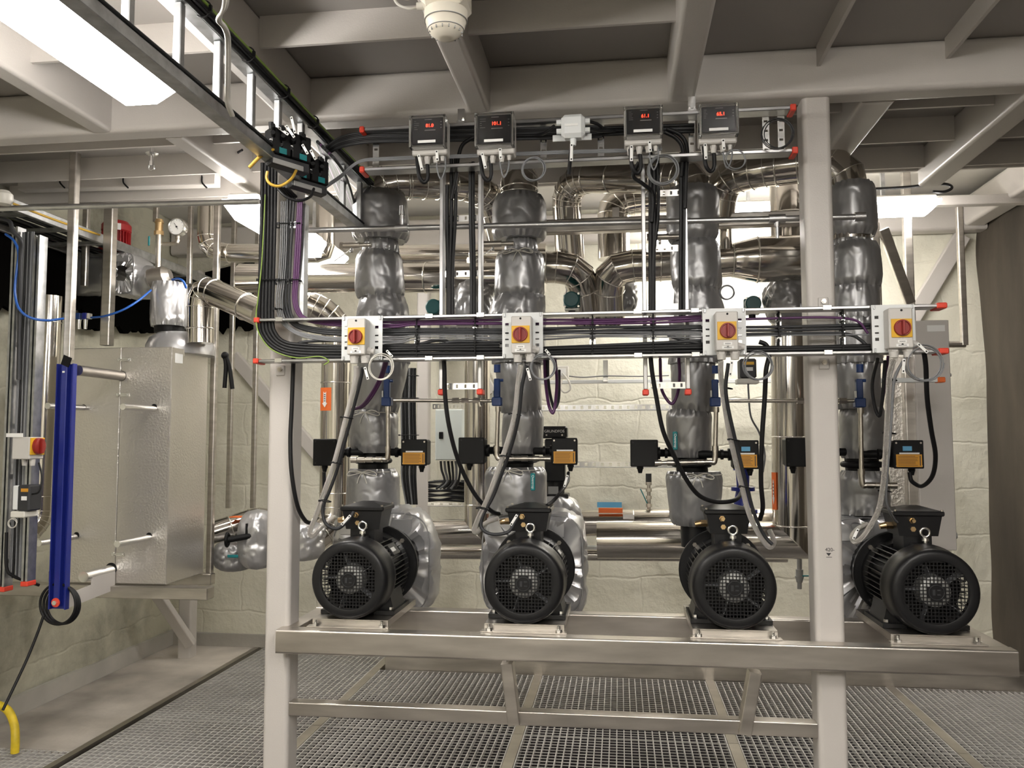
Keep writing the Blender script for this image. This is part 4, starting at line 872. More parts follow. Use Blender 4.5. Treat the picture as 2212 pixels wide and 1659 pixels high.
# ---- rotary isolator switches
def switch(x0, y0, x1, y1, px0, px1, yel, kn, lab, n):
    Y = 2.635; a, b_ = at(x0, y1, Y), at(x1, y0, Y); t = thing('rotary_switch', lab, 'switch', ((a.x + b_.x) / 2, 2.66, a.z))
    MB().box(a.x, b_.x, Y, 2.688, a.z, b_.z, .003).build('housing', 'beige_plastic', t)
    ya, yb = at(yel[0], yel[3], Y - .002), at(yel[2], yel[1], Y - .002)
    yp = MB().box(ya.x, yb.x, Y - .003, Y - .0003, ya.z, yb.z, .0008).build('yellow_plate', 'yellow', t)
    k = at(*kn, Y - .003); r = (yb.x - ya.x) * .41
    kb = MB(); kb.lathe(k, (0, -1, 0), [(0, r), (.006, r * 1.0), (.008, r * .95), (.008, r * .84), (.004, r * .80), (.004, 0)], 36); kb.box(k.x - r * .14, k.x + r * .14, Y - .022, Y - .0035, k.z - r * .86, k.z + r * .86, .001)
    kb.build('knob', 'knob_red', t)
    for z in (b_.z - .008, a.z + .010): MB().cyl((k.x, Y - .0002, z), (k.x, Y - .0012, z), .0035, seg=12).build('screw', 'black_plastic', t)
    for s, w_, z in ((0, .026, ya.z - .012), (1, .036, ya.z - .024)):
        lb = MB().box(k.x - w_ / 2, k.x + w_ / 2, Y - .0012, Y - .0002, z - .0045, z + .0045).build('name_strip', 'paper', t)
        MB().box(k.x - w_ * .33, k.x + w_ * .33, Y - .0016, Y - .0012, z - .0016, z + .0016).build('print', 'print_grey', lb)
    for gx in (a.x + (b_.x - a.x) * .28, a.x + (b_.x - a.x) * .88):
        g = MB(); g.cyl((gx, 2.662, a.z), (gx, 2.662, a.z - .009), .0165, seg=6); g.cyl((gx, 2.662, a.z - .0091), (gx, 2.662, a.z - .027), .0145, .0125, seg=14); g.build('cable_gland', 'beige_plastic', t)
    g = MB(); g.cyl((b_.x, 2.668, a.z + .016), (b_.x + .012, 2.668, a.z + .014), .013, seg=6); g.cyl((b_.x + .012, 2.668, a.z + .014), (b_.x + .022, 2.668, a.z + .012), .010, seg=12); g.build('cable_gland', 'beige_plastic', t)
    pa, pb = at(px0, 730, 2.69).x, at(px1, 730, 2.69).x; z0, z1 = ZL - .004, ZT + .004
    P_ = thing('perforated_plate', 'white perforated mounting plate behind the %s rotary switch' % n, 'bracket', ((pa + pb) / 2, 2.69, z0), 'perforated switch plates')
    hs = []
    for u in (.115, .86):
        X = pa + (pb - pa) * u
        for v in (.28, .43, .57, .74): hs.append((X - .006, X + .006, z0 + (z1 - z0) * v - .005, z0 + (z1 - z0) * v + (.005 if v in (.28, .74) else .0)))
    for u in (.62, .66): pass
    holed(MB(), pa, pb, z0, z1, 2.690, .0015, hs).build('sheet', 'white_paint', P_)
    for X in (pa + .008, pb - .008):
        for z, s in ((z1, 1), (z0, -1)): MB().box(X - .003, X + .003, 2.6865, 2.6897, z - .014 if s > 0 else z, z if s > 0 else z + .014, .001).build('hook', 'galv', P_)
    return t
switch(749, 687, 789, 766, 738, 826, (751, 707, 788, 745), (768, 727), 'grey rotary isolator with red knob on yellow, leftmost on the long tray', 'leftmost')
switch(1104, 682, 1148, 763, 1085, 1173, (1105, 703, 1144, 741), (1124, 722), 'grey rotary isolator with red knob on yellow in front of the second column', 'second')
switch(1547, 672, 1594, 757, 1518, 1612, (1550, 694, 1591, 734), (1572, 714), 'grey rotary isolator with red knob on yellow, third from left on the long tray', 'third')
switch(1922, 664, 1971, 752, 1884, 1978, (1926, 688, 1970, 729), (1949, 708), 'grey rotary isolator with red knob on yellow at the right end of the tray', 'rightmost')
# braided conduits down to the motors
def conduit(pts, lab): return MB().pxtube(pts, .0085, 12, 8).build('braided_conduit', 'braid', label=lab, cat='conduit')
conduit([(769, 792, 2.66), (768, 820, 2.68), (748, 901, 2.74), (722, 1000, 2.82), (702, 1058, 2.85), (684, 1110, 2.86), (670, 1146, 2.87), (675, 1158, 2.87), (692, 1140, 2.9), (716, 1120, 2.97), (722, 1117, 2.99)], 'braided steel conduit from the leftmost rotary switch to its motor')
conduit([(1125, 788, 2.66), (1119, 830, 2.68), (1111, 900, 2.72), (1094, 962, 2.78), (1074, 1020, 2.83), (1055, 1072, 2.86), (1034, 1118, 2.87), (1024, 1145, 2.87), (1032, 1148, 2.88), (1050, 1130, 2.93), (1075, 1120, 2.98)], 'braided steel conduit from the second rotary switch to its motor')
conduit([(1557, 780, 2.66), (1557, 805, 2.68), (1562, 852, 2.7), (1578, 947, 2.76), (1602, 1049, 2.82), (1620, 1115, 2.86), (1644, 1162, 2.88), (1662, 1182, 2.88), (1672, 1170, 2.88), (1662, 1145, 2.9)], 'braided steel conduit from the third rotary switch curling beside its motor')
conduit([(1929, 778, 2.66), (1921, 813, 2.68), (1918, 878, 2.7), (1914, 955, 2.72), (1909, 1033, 2.74), (1899, 1097, 2.76), (1880, 1136, 2.78), (1862, 1162, 2.8), (1847, 1170, 2.81), (1841, 1160, 2.83), (1852, 1144, 2.88), (1872, 1133, 2.95)], 'braided steel conduit from the rightmost rotary switch to its motor')
DK = 'cable_dark'
cable([(783, 795, 2.66), (779, 820, 2.68), (758, 903, 2.74), (732, 1002, 2.82), (712, 1060, 2.85), (698, 1095, 2.86), (703, 1130, 2.86), (728, 1142, 2.87), (752, 1124, 2.9), (764, 1106, 2.92)], .0062, DK, 'charcoal cable strapped to the leftmost conduit and looping to its motor box')
cable([(1138, 790, 2.66), (1128, 832, 2.68), (1120, 902, 2.72), (1104, 966, 2.78), (1084, 1022, 2.83), (1066, 1070, 2.86), (1044, 1112, 2.87), (1040, 1140, 2.87), (1062, 1154, 2.87), (1096, 1150, 2.88), (1112, 1128, 2.9), (1118, 1112, 2.92)], .0062, DK, 'charcoal cable strapped to the second conduit and looping to its motor box')
cable([(1573, 785, 2.66), (1568, 850, 2.69), (1587, 945, 2.75), (1612, 1047, 2.81), (1630, 1112, 2.85), (1650, 1155, 2.87), (1668, 1176, 2.87)], .0062, DK, 'charcoal cable strapped to the third conduit')
cable([(1950, 780, 2.66), (1932, 820, 2.68), (1927, 880, 2.7), (1922, 955, 2.72), (1915, 1040, 2.75), (1914, 1080, 2.78), (1922, 1105, 2.82), (1932, 1122, 2.9), (1938, 1128, 2.93)], .0045, 'cable_grey', 'thin grey cable beside the rightmost conduit ending at the motor box')
for p in ((747, 902), (724, 1000), (700, 1082), (1110, 895), (1092, 985), (1040, 1098), (1566, 838), (1583, 950), (1606, 1052), (1918, 935), (1908, 1060), (1920, 820)):
    c = at(p[0] + 4, p[1], 2.80 if p[1] > 950 else 2.73); b = MB(); b.torus(c, (.2, 0, 1), .018, .002, 20, 6); b.box(c.x - .024, c.x - .016, c.y - .01, c.y - .004, c.z - .002, c.z + .004)
    b.build('cable_tie', 'black_plastic', label='black cable tie round a braided conduit', cat='cable tie', group='black cable ties on the conduits')
# long drooping cables
BK = 'cable_black'
cable([(634, 768, 2.745), (633, 800, 2.78), (630, 880, 2.79), (627, 952, 2.79), (630, 1023, 2.79), (642, 1091, 2.82), (659, 1124, 2.9), (674, 1131, 3.0)], .0078, BK, 'black cable drooping beside the left white post')
cable([(958, 760, 2.745), (960, 800, 2.76), (962, 860, 2.78), (970, 920, 2.8), (985, 980, 2.84), (1005, 1030, 2.88), (1032, 1076, 2.92), (1062, 1104, 2.96), (1078, 1110, 3.0)], .0078, BK, 'black cable drooping from the tray to the second motor')
cable([(1404, 750, 2.745), (1408, 800, 2.76), (1418, 860, 2.78), (1432, 930, 2.8), (1456, 985, 2.84), (1482, 1035, 2.88), (1510, 1070, 2.92), (1548, 1084, 2.95), (1588, 1080, 2.98), (1604, 1060, 3.1)], .0078, BK, 'black cable drooping in a long curve in front of the third column')
cable([(1640, 738, 2.74), (1655, 745, 2.74), (1662, 765, 2.74), (1655, 800, 2.74), (1652, 860, 2.76), (1646, 950, 2.78), (1644, 1040, 2.82), (1648, 1095, 2.86), (1642, 1122, 2.9)], .0078, BK, 'black cable hanging straight down right of the third rotary switch')
cable([(1994, 750, 2.72), (2000, 790, 2.74), (2003, 860, 2.8), (2012, 930, 2.9), (2021, 985, 3.0), (2014, 1028, 3.1), (1992, 1050, 3.2), (1970, 1040, 3.25), (1965, 1020, 3.255)], .0078, BK, 'black cable looping right of the rightmost amber labelled box')
cable([(1228, 1021, 3.255), (1226, 1040, 3.2), (1212, 1062, 3.1), (1195, 1082, 3.05), (1182, 1092, 3.0)], .0068, BK, 'short black cable from the second amber labelled box to the second motor')
cable([(700, 1020, 3.255), (700, 1060, 3.25), (698, 1110, 3.2)], .0068, BK, 'short black cable under the leftmost black switch box')
for k, (o, m) in enumerate(((0, 'cable_purple'), (5, 'cable_purple'))):
    cable([(838 + o, 752, 2.75), (826 + o, 800, 2.85), (813 + o, 832, 2.9), (795 + o, 861, 2.95), (779 + o, 878, 3.0), (760 + o, 884, 3.05)], .0055, m, 'purple cable drooping in front of the leftmost column', 'purple cables left of the first column')
cable([(1176, 770, 2.76), (1178, 820, 2.85), (1185, 873, 2.9), (1194, 892, 2.9), (1200, 868, 2.9), (1203, 820, 2.85), (1198, 772, 2.76)], .0058, 'cable_purple', 'purple cable hanging in a narrow loop right of the second column')
cable([(1183, 772, 2.765), (1184, 820, 2.86), (1190, 860, 2.92), (1198, 882, 2.92), (1207, 860, 2.92), (1208, 800, 2.85)], .0055, DK, 'charcoal cable hanging in a narrow loop right of the second column')
cable([(1426, 776, 2.765), (1427, 813, 2.85), (1431, 846, 2.9), (1450, 872, 2.9), (1463, 852, 2.9), (1468, 813, 2.85), (1466, 772, 2.765)], .0055, 'cable_purple', 'purple cable loop between the red capped rails of the right vertical ladder')
cable([(1896, 775, 2.8), (1884, 830, 2.9), (1890, 880, 2.95), (1900, 898, 2.95), (1906, 860, 2.9), (1912, 780, 2.8)], .0058, DK, 'charcoal cable loop in front of the fourth column')
cable([(1918, 770, 2.83), (1912, 830, 2.93), (1903, 890, 2.97)], .0045, 'cable_purple', 'purple cable in front of the fourth column')
def coil(x, y, Y, rpx, lab, m='cable_grey', nt=4, r=.0017):
    c = at(x, y, Y); R0 = rpx / 640.; pts = []
    for k in range(nt * 24 + 1):
        a = 2 * math.pi * k / 24; rr_ = R0 * (1 + .09 * math.sin(a * .37 + k * .05)); pts.append(c + V(math.cos(a) * rr_, .004 * math.sin(a * .5) - .0025 * k / 24, math.sin(a) * rr_ * 1.02))
    return MB().sweep(pts, r, 7).build('coiled_wire', m, label=lab, cat='cable')
coil(824, 793, 2.66, 26, 'light coil of wire hanging right of the leftmost rotary switch', 'cable_white')
coil(1173, 793, 2.66, 25, 'light coil of wire hanging right of the second rotary switch')
coil(1637, 790, 2.66, 27, 'light coil of wire hanging right of the third rotary switch')
coil(1995, 785, 2.66, 33, 'light coil of wire hanging right of the rightmost rotary switch')
coil(1570, 632, 3.1, 16, 'small coil of wire hanging beside the third column')
coil(1153, 366, 2.68, 24, 'dim coil of wire hanging under the top ladder near the second column')
coil(1432, 368, 2.70, 30, 'tangled coil of wire under the third display box', nt=5)
coil(1588, 345, 2.68, 20, 'coil of wire under the rightmost display box', nt=2)
coil(1680, 290, 2.69, 30, 'dark tangled coil of wire at the right end of the top ladder', 'cable_dark', 3)
def tag(x0, y0, x1, y1, Y, w, lab, group='white cable marker tags'):
    A, B = at(x0, y0, Y), at(x1, y1, Y); t = thing('cable_tag', lab, 'tag', tuple(B), group); d = (B - A).normalized()
    MB().bar(A, B, w, .003, up=(0, 1, 0), bev=.001).build('sleeve', 'paper', t)
    for p in (A + d * .006, B - d * .006): MB().bar(p - d * .0025, p + d * .0025, w * .45, .0045, up=(0, 1, 0)).build('hole', 'black_plastic', t)
    return t
tag(788, 793, 795, 820, 2.65, .009, 'white cable marker tag below the leftmost rotary switch')
tag(1139, 795, 1146, 822, 2.65, .009, 'white cable marker tag below the second rotary switch')
tag(1581, 780, 1577, 812, 2.65, .009, 'white cable marker tag below the third rotary switch')
tag(1953, 775, 1951, 806, 2.65, .009, 'white cable marker tag below the rightmost rotary switch')
tag(757, 1113, 738, 1134, 2.86, .009, 'white cable marker tag on the leftmost motor'); tag(1117, 1112, 1103, 1135, 2.86, .009, 'white cable marker tag on the second motor')
tag(1854, 1142, 1843, 1165, 2.8, .009, 'white cable marker tag left of the rightmost motor'); tag(1226, 1026, 1219, 1052, 3.1, .009, 'white cable marker tag under the second amber labelled box')
tag(835, 757, 848, 771, 2.64, .008, 'white cable marker tag pointing right of the leftmost rotary switch'); tag(1178, 755, 1188, 767, 2.64, .008, 'white cable marker tag pointing right of the second rotary switch')
tag(1982, 742, 2004, 762, 2.64, .009, 'white cable marker tag slanting right of the rightmost rotary switch')
# ================================================================== top ladder with the display boxes
t = thing('cable_ladder', 'high horizontal cable ladder with display boxes under the long beam', 'cable ladder', (-.15, 2.72, 2.34))
for (p0, p1) in (((787, 273), (1708, 238)), ((787, 362), (1712, 328))):
    A, B = at(*p0, 2.72), at(*p1, 2.72); z = (A.z + B.z) / 2; MB().box(A.x, B.x, 2.72, 2.775, z - .006, z + .006, .002).build('side_rail', 'strut', t); endcap(t, A.x, 2.72, z, -.018); endcap(t, B.x, 2.72, z, .018)
    if p0[1] < 300: z1_ = z
    else: z0_ = z
for x in (812, 935, 1052, 1174, 1298, 1420, 1495, 1655, 1688): X = at(x, 300, 2.77).x; vstrip(MB(), X, z0_ + .007, z1_ - .007, 2.772, .022, .012, .026).build('rung', 'zinc', t)
for x in (996, 1495):
    c = at(x, 255, 2.75); b = MB(); b.box(c.x - .014, c.x + .014, 2.74, 2.79, z1_ + .007, z1_ + .02); b.box(c.x - .012, c.x + .012, 2.75, 2.78, z1_ + .0201, ZB - .001); b.cyl(V(c.x, 2.735, z1_ + .03), V(c.x, 2.75, z1_ + .03), .010, seg=6)
    b.build('beam_clamp', 'zinc', label='galvanized clamp holding the top ladder to the beam, %s of two' % ('left' if x < 1200 else 'right'), cat='bracket')
for k in range(7):
    y = 287 + 3.6 * k; cable([(705 + k, 318 + 2 * k, 2.82), (740, 296 + 3.4 * k, 2.78), (800, y - 2, 2.755), (900, y - 4, 2.752), (1100, y - 8, 2.752), (1300, y - 14, 2.752), (1500, y - 21, 2.752)][:7 if k % 2 else 6], .0055, BK if k % 3 else DK, 'black cable curving from the steep ladder onto the top ladder', 'black cables on the top ladder')
for k in range(3):
    y = 350 - 2.6 * k; cable([(690, 415 - 3 * k, 2.80), (735, 385 - 3 * k, 2.74), (775, 352 - 2 * k, 2.73), (830, y - 4, 2.715), (1000, y - 10, 2.715), (1200, y - 18, 2.715), (1340, y - 22, 2.715), (1430, y - 26, 2.715)], .0028, 'cable_grey', 'thin grey wire sagging along the lower rail of the top ladder', 'thin grey wires on the top ladder')
def controller(x0, y0, x1, y1, digits, lab, n):
    Y = 2.63; a, b_ = at(x0, y1, Y), at(x1, y0, Y); W = b_.x - a.x; H = b_.z - a.z; t = thing('display_box', lab, 'controller', ((a.x + b_.x) / 2, 2.67, a.z))
    MB().box(a.x, b_.x, 2.665, 2.718, a.z - .022, b_.z, .004).build('back_housing', 'beige_plastic', t)
    pn = MB().box(a.x + W * .06, b_.x - W * .06, Y + .008, 2.664, a.z + .004, b_.z - .005, .002).build('front_panel', 'panel_dark', t)
    f = MB(); z0, z1 = a.z - .006, b_.z + .002; w_ = .006
    f.box(a.x - .002, a.x + w_, Y, 2.664, z0, z1, .001); f.box(b_.x - w_, b_.x + .002, Y, 2.664, z0, z1, .001); f.box(a.x + w_, b_.x - w_, Y, 2.664, z1 - w_, z1, .001); f.box(a.x + w_, b_.x - w_, Y, 2.664, z0, z0 + w_ * .8, .001); f.box(a.x + w_, b_.x - w_, Y, Y + .002, z0 + w_, z1 - w_)
    f.build('clear_cover', 'glass_clear', t)
    c = V(a.x + W * .56, Y + .0074, b_.z - H * .33)
    d = text('red_digits', digits, tuple(c), .0155, 'led_red', t, label='glowing red digits')
    p = MB(); r_ = random.Random(n)
    for k in range(5): p.box(a.x + W * .12, a.x + W * (.16 + .12 * r_.random()), Y + .0072, Y + .0079, b_.z - H * (.16 + .07 * k) - .0012, b_.z - H * (.16 + .07 * k))
    for k in range(3): p.box(b_.x - W * .14, b_.x - W * .10, Y + .0072, Y + .0079, b_.z - H * (.2 + .1 * k) - .002, b_.z - H * (.2 + .1 * k))
    p.box(a.x + W * .42, a.x + W * .62, Y + .0072, Y + .0079, b_.z - H * .13, b_.z - H * .11); p.box(a.x + W * .42, a.x + W * .72, Y + .0072, Y + .0079, b_.z - H * .50, b_.z - H * .47)
    p.build('small_print', 'print_grey', pn)
    MB().box(a.x + W * .24, a.x + W * .74, Y - .0012, Y - .0002, a.z + .006, a.z + .015).build('name_strip', 'paper', t)
    for k, (u, s) in enumerate(((.16, 1.0), (.40, .9), (.64, .8), (.84, .6))):
        X = a.x + W * u; zz = a.z - .022; g = MB(); g.cyl((X, 2.688, zz), (X, 2.688, zz - .009 * s), .0125 * s, seg=6); g.cyl((X, 2.688, zz - .0091 * s), (X, 2.688, zz - .028 * s), .0115 * s, .009 * s, seg=14); g.build('cable_gland', 'beige_plastic', t)
controller(884, 247, 961, 314, '81.0', 'display box with red digits at the left end of the top ladder', 1)
controller(1026, 241, 1108, 312, '101.1', 'display box with red digits above the second column', 2)
controller(1349, 227, 1430, 291, '61.1', 'display box with red digits right of the white junction box', 3)
controller(1512, 222, 1594, 288, '65.1', 'display box with red digits nearest the right white post', 4)
for x, y, dx, n in ((908, 332, 6, 'leftmost'), (1045, 328, 6, 'second'), (1368, 312, -2, 'third'), (1527, 308, 0, 'rightmost')):
    tag(x - 4, y + 2, x + dx - 2, y + 36, 2.65, .010, 'long white cable marker tag under the left gland of the %s display box' % n)
    tag(x + 35, y - 8, x + 37, y + 16, 2.65, .010, 'white cable marker tag under the third gland of the %s display box' % n)
    cable([(x - 8, y - 8, 2.688), (x - 6, y + 20, 2.68), (x - 2, y + 50, 2.68), (x + 8, y + 62, 2.69), (x + 16, y + 50, 2.69), (x + 14, y + 10, 2.69), (x + 12, y - 10, 2.688)], .0068, BK, 'black cable looping under the %s display box' % n)
    cable([(x + 35, y - 4, 2.688), (x + 36, y + 30, 2.685), (x + 44, y + 55, 2.69), (x + 54, y + 30, 2.69), (x + 52, y - 8, 2.69)], .0026, 'cable_grey', 'thin grey wire looping under the %s display box' % n)
# white junction box
t = thing('junction_box', 'pale grey junction box in the middle of the top ladder', 'box', tuple(at(1236, 306, 2.68)))
a, b_ = at(1194, 307, 2.70), at(1278, 289, 2.70); MB().box(a.x, b_.x, 2.695, 2.699, a.z, b_.z, .001).build('mounting_plate', 'white_paint', t)
a, b_ = at(1212, 297, 2.65), at(1263, 244, 2.65); MB().box(a.x, b_.x, 2.645, 2.694, a.z, b_.z, .012).build('housing', 'white_paint', t)
MB().box(a.x + .012, b_.x - .022, 2.6435, 2.6448, a.z + .035, a.z + .043).build('name_strip', 'paper', t)
for z in (a.z + .028, a.z + .058):
    for s, X in ((-1, a.x), (1, b_.x)): MB().cyl((X + s * .0005, 2.67, z), (X + s * .016, 2.67, z), .0095, seg=8).build('cable_gland', 'white_paint', t)
X = (a.x + b_.x) / 2; MB().cyl((X, 2.67, a.z), (X, 2.67, a.z - .022), .011, .009, seg=10).build('cable_gland', 'white_paint', t)
tag(1235, 310, 1234, 348, 2.65, .010, 'long white cable marker tag under the pale junction box')
cable([(1237, 300, 2.67), (1232, 340, 2.68), (1229, 376, 2.7)], .0068, BK, 'black cable hanging under the pale junction box')
for s, pts in ((0, [(1197, 272, 2.67), (1180, 285, 2.70), (1160, 292, 2.74), (1100, 294, 2.75)]), (1, [(1272, 262, 2.67), (1290, 268, 2.70), (1310, 280, 2.74), (1346, 282, 2.75)]), (1, [(1272, 278, 2.67), (1300, 283, 2.72), (1345, 284, 2.76)])):
    cable(pts, .0058, BK, 'black cable leaving the %s of the pale junction box%s' % ('right' if s else 'left', '' if len(pts) > 3 else ', lower one'))
# ---- the two vertical ladders with red caps
def vladder(xa, xb, ytop, ybot, rungs, lab, cabs):
    Y = 2.80; A, B = at(xa, ybot, Y), at(xb, ybot, Y); top = at(xa, ytop, Y).z; t = thing('cable_ladder', lab, 'cable ladder', ((A.x + B.x) / 2, Y, A.z))
    for X in (A.x, B.x):
        MB().box(X - .0065, X + .0065, Y, Y + .045, A.z + .002, top, .0015).build('side_rail', 'strut', t); MB().box(X - .0105, X + .0105, Y - .003, Y + .048, A.z - .018, A.z + .0015, .003).build('end_cap', 'cap_red', t)
    for y in rungs: z = at(xa, y, Y).z; hstrip(MB(), A.x + .0085, B.x - .0085, z, Y + .02, .022).build('rung', 'zinc', t)
    for x0, x1, y0, y1, m, r in cabs:
        cable([(x0, y0, Y - .0), (x0, (y0 * 2 + y1) / 3, Y + .004), (x1, (y0 + y1 * 2) / 3, Y + .004), (x1, y1, Y + .004)], r, m, 'black cable tied to %s' % lab[:30].replace('galvanized ', '') if False else 'vertical cable on the %s vertical ladder' % ('left' if xa < 1200 else 'right'), 'vertical cables on the %s red capped ladder' % ('left' if xa < 1200 else 'right'))
vladder(952, 1036, 352, 842, (470, 590, 710, 834), 'galvanized vertical cable ladder between the first and second columns, red capped', [(966, 968, 400, 690, BK, .007), (975, 972, 340, 690, BK, .007), (984, 978, 340, 690, BK, .0065), (1022, 1024, 350, 690, BK, .0065), (1016, 1018, 352, 690, DK, .006)])
vladder(1395, 1487, 340, 842, (415, 535, 662, 832), 'galvanized vertical cable ladder left of the third column, red capped', [(1405, 1405, 330, 690, BK, .0075), (1413, 1412, 360, 690, BK, .007), (1421, 1409, 350, 690, BK, .0065), (1471, 1470, 330, 690, BK, .0065), (1479, 1478, 335, 690, DK, .006)])
cable([(1024, 296, 2.74), (1000, 312, 2.75), (990, 340, 2.76), (985, 380, 2.78), (975, 430, 2.79)], .0068, BK, 'black cable bending down off the top ladder left of the second display box')
cable([(1440, 278, 2.74), (1470, 292, 2.75), (1484, 320, 2.76), (1482, 380, 2.79), (1480, 450, 2.79)], .0068, BK, 'black cable bending down off the top ladder right of the third display box')
cable([(1436, 285, 2.745), (1462, 300, 2.755), (1475, 325, 2.765), (1472, 380, 2.79)], .0068, BK, 'inner black cable bending down right of the third display box')
cable([(1380, 350, 2.72), (1368, 380, 2.74), (1390, 398, 2.76), (1410, 420, 2.79), (1408, 480, 2.79)], .0068, BK, 'black cable swinging from the third display box onto the right vertical ladder')
# ================================================================== steep ladder along the left beam (runs away from the viewer)
XD, ZU, ZD = -1.05, 2.50, 2.295
t = thing('cable_ladder', 'steep looking cable ladder coming from the top left towards the first column', 'cable ladder', (XD, 2.0, ZD))
MB().box(XD - .03, XD + .012, .5, 3.45, ZU - .012, ZU + .012, .002).build('side_rail', 'galv', t)
MB().box(XD - .03, XD + .012, .5, 3.45, ZD - .016, ZD + .016, .002).build('side_rail', 'galv', t)
for y in (.95, 1.2, 1.42, 1.63, 1.84, 2.04, 2.24, 2.43, 2.62, 2.84, 3.05, 3.26): MB().box(XD - .016, XD + .004, y - .011, y + .011, ZD + .0165, ZU - .0125, .002).build('rung', 'galv', t)
for k in range(7):
    r = random.Random(k); p = [V(XD + .018 + .007 * (k % 3), .4 + .35 * j, ZU + .012 - .010 * (k // 3) + r.uniform(-.003, .003)) for j in range(10)]
    MB().tube(p, .0048 if k % 3 else .006, 7, 5).build('cable', ('cable_black', 'cable_dark', 'cable_green', 'cable_black', 'cable_dark', 'cable_black', 'cable_black')[k], label='cable running along the upper rail of the steep ladder', cat='cable', group='cables on the steep ladder upper rail')
for k in range(6):
    r = random.Random(40 + k); p = [V(XD - .02 + .010 * (k % 4) , .4 + .35 * j, ZD + .022 + .009 * (k // 4) + r.uniform(-.002, .003)) for j in range(10)]
    MB().tube(p, .0045, 7, 5).build('cable', ('cable_black', 'cable_yellow', 'cable_dark', 'cable_black', 'cable_purple', 'cable_black')[k], label='cable running along the lower rail of the steep ladder', cat='cable', group='cables on the steep ladder lower rail')
for y in (1.35, 1.62, 1.9, 2.15, 2.4, 2.65):
    b = MB(); b.torus((XD + .022, y, ZU + .004), (0, 1, 0), .022, .0022, 18, 6); b.box(XD + .038, XD + .046, y - .003, y + .003, ZU - .004, ZU + .012); b.build('cable_tie', 'black_plastic', label='black cable tie on the steep ladder', cat='cable tie', group='black cable ties on the steep ladder')
for k in range(2): cable([(492 - 6 * k, -20, 1.62), (488 - 5 * k, 15, 1.66), (470 + 5 * k, 42, 1.70), (484 + 5 * k, 62, 1.74), (490 + 5 * k, 95, 1.80), (489 + 5 * k, 200, 1.95), (490 + 5 * k, 225, 1.98), (500 + 4 * k, 250, 2.02)], .0045, 'cable_white', 'white cable strapped to a rung of the steep ladder', 'pair of white cables')
# bus junction blocks hanging on it
def block(x, y, Y, lab, s=1.0):
    c = at(x, y, Y); t = thing('bus_block', lab, 'junction block', (c.x, c.y, c.z - .07))
    ax, ay, az = V(.030, 0, 0), V(0, .062, 0), V(0, 0, .045); ax, ay = V(.045, .05, -.005), V(-.03, .028, 0)
    MB().obox(c + V(0, 0, -.045), ax * .95, ay * .5, V(0, 0, .016), .003).build('base', 'cable_dark', t)
    MB().obox(c + V(.012, -.024, -.052), ax * .75, ay * .05, V(0, 0, .008), .001).build('name_strip', 'print_grey', t)
    for k in range(4):
        q = c + ax * (-.75 + .5 * k) + V(0, 0, .012); b = MB(); b.obox(q, ax * .22, ay * .7, V(0, 0, .04), .003); b.cyl(q + V(.012, -.022, .03), q + V(.022, -.05, .034), .007, seg=8); b.cyl(q + V(.012, -.022, .01), q + V(.022, -.05, .012), .007, seg=8); b.cyl(q + V(.004, -.02, .034), q + V(.004, -.024, .054), .008, seg=10); b.cyl(q + V(.004, -.02, -.01), q + V(.008, -.034, -.01), .006, seg=8); b.build('connector', 'black_plastic', t)
        if k % 2: MB().obox(q + V(.012, -.028, -.028), ax * .18, ay * .05, V(0, 0, .009)).build('tab', 'teal', t)
        else: MB().obox(q + V(.010, -.027, -.008), ax * .1, ay * .05, V(0, 0, .007)).build('marker', 'paper', t)
block(622, 326, 2.42, 'black bus connector block on the steep ladder, nearer the lamp'); block(664, 376, 2.62, 'black bus connector block on the steep ladder, nearer the first column')
for p, n in (((601, 275, 623, 291), 'pointing left'), ((618, 271, 636, 297), 'upright'), ((629, 252, 638, 288), 'topmost'), ((653, 312, 665, 333), 'lower right'), ((671, 324, 682, 345), 'rightmost')): tag(*p, 2.36, .008, 'white cable marker tag above the bus blocks, %s' % n)
cable([(538, 362, 2.33), (560, 340, 2.34), (585, 324, 2.35), (596, 326, 2.38)], .0055, 'cable_yellow', 'short yellow cable left of the bus blocks')
cable([(578, 370, 2.36), (576, 385, 2.36), (585, 398, 2.36), (605, 402, 2.37), (628, 388, 2.39), (640, 368, 2.42)], .0045, 'cable_yellow', 'yellow cable looping under the bus blocks')
cable([(600, 408, 2.36), (618, 425, 2.36), (645, 434, 2.38), (670, 425, 2.42), (678, 408, 2.5)], .0045, 'cable_black', 'black cable looping under the bus blocks')
for k in range(14):
    r = random.Random(90 + k); cable([(686 + 2.6 * k, 306 + 2.6 * k, 2.75), (700 + 3.2 * k, 345 + 2 * k, 2.9), (716 + 3.0 * k, 385 + 1.5 * k, 3.1), (742 + 2.2 * k, 440 + k, 3.42), (775 + 2 * k, 485 + k, 3.7)], .0062, (BK, DK, BK, 'cable_purple', BK, BK, DK)[k % 7], 'black cable slanting down from the top ladder behind the first column', 'slanting cables behind the first column')
for k in range(4): cable([(600 + 6 * k, 400 + k, 2.62), (612 + 5 * k, 412, 2.66), (622 + 6 * k, 425, 2.70)], .005, BK, 'short cable stub under the bus blocks', 'cable stubs under the bus blocks')
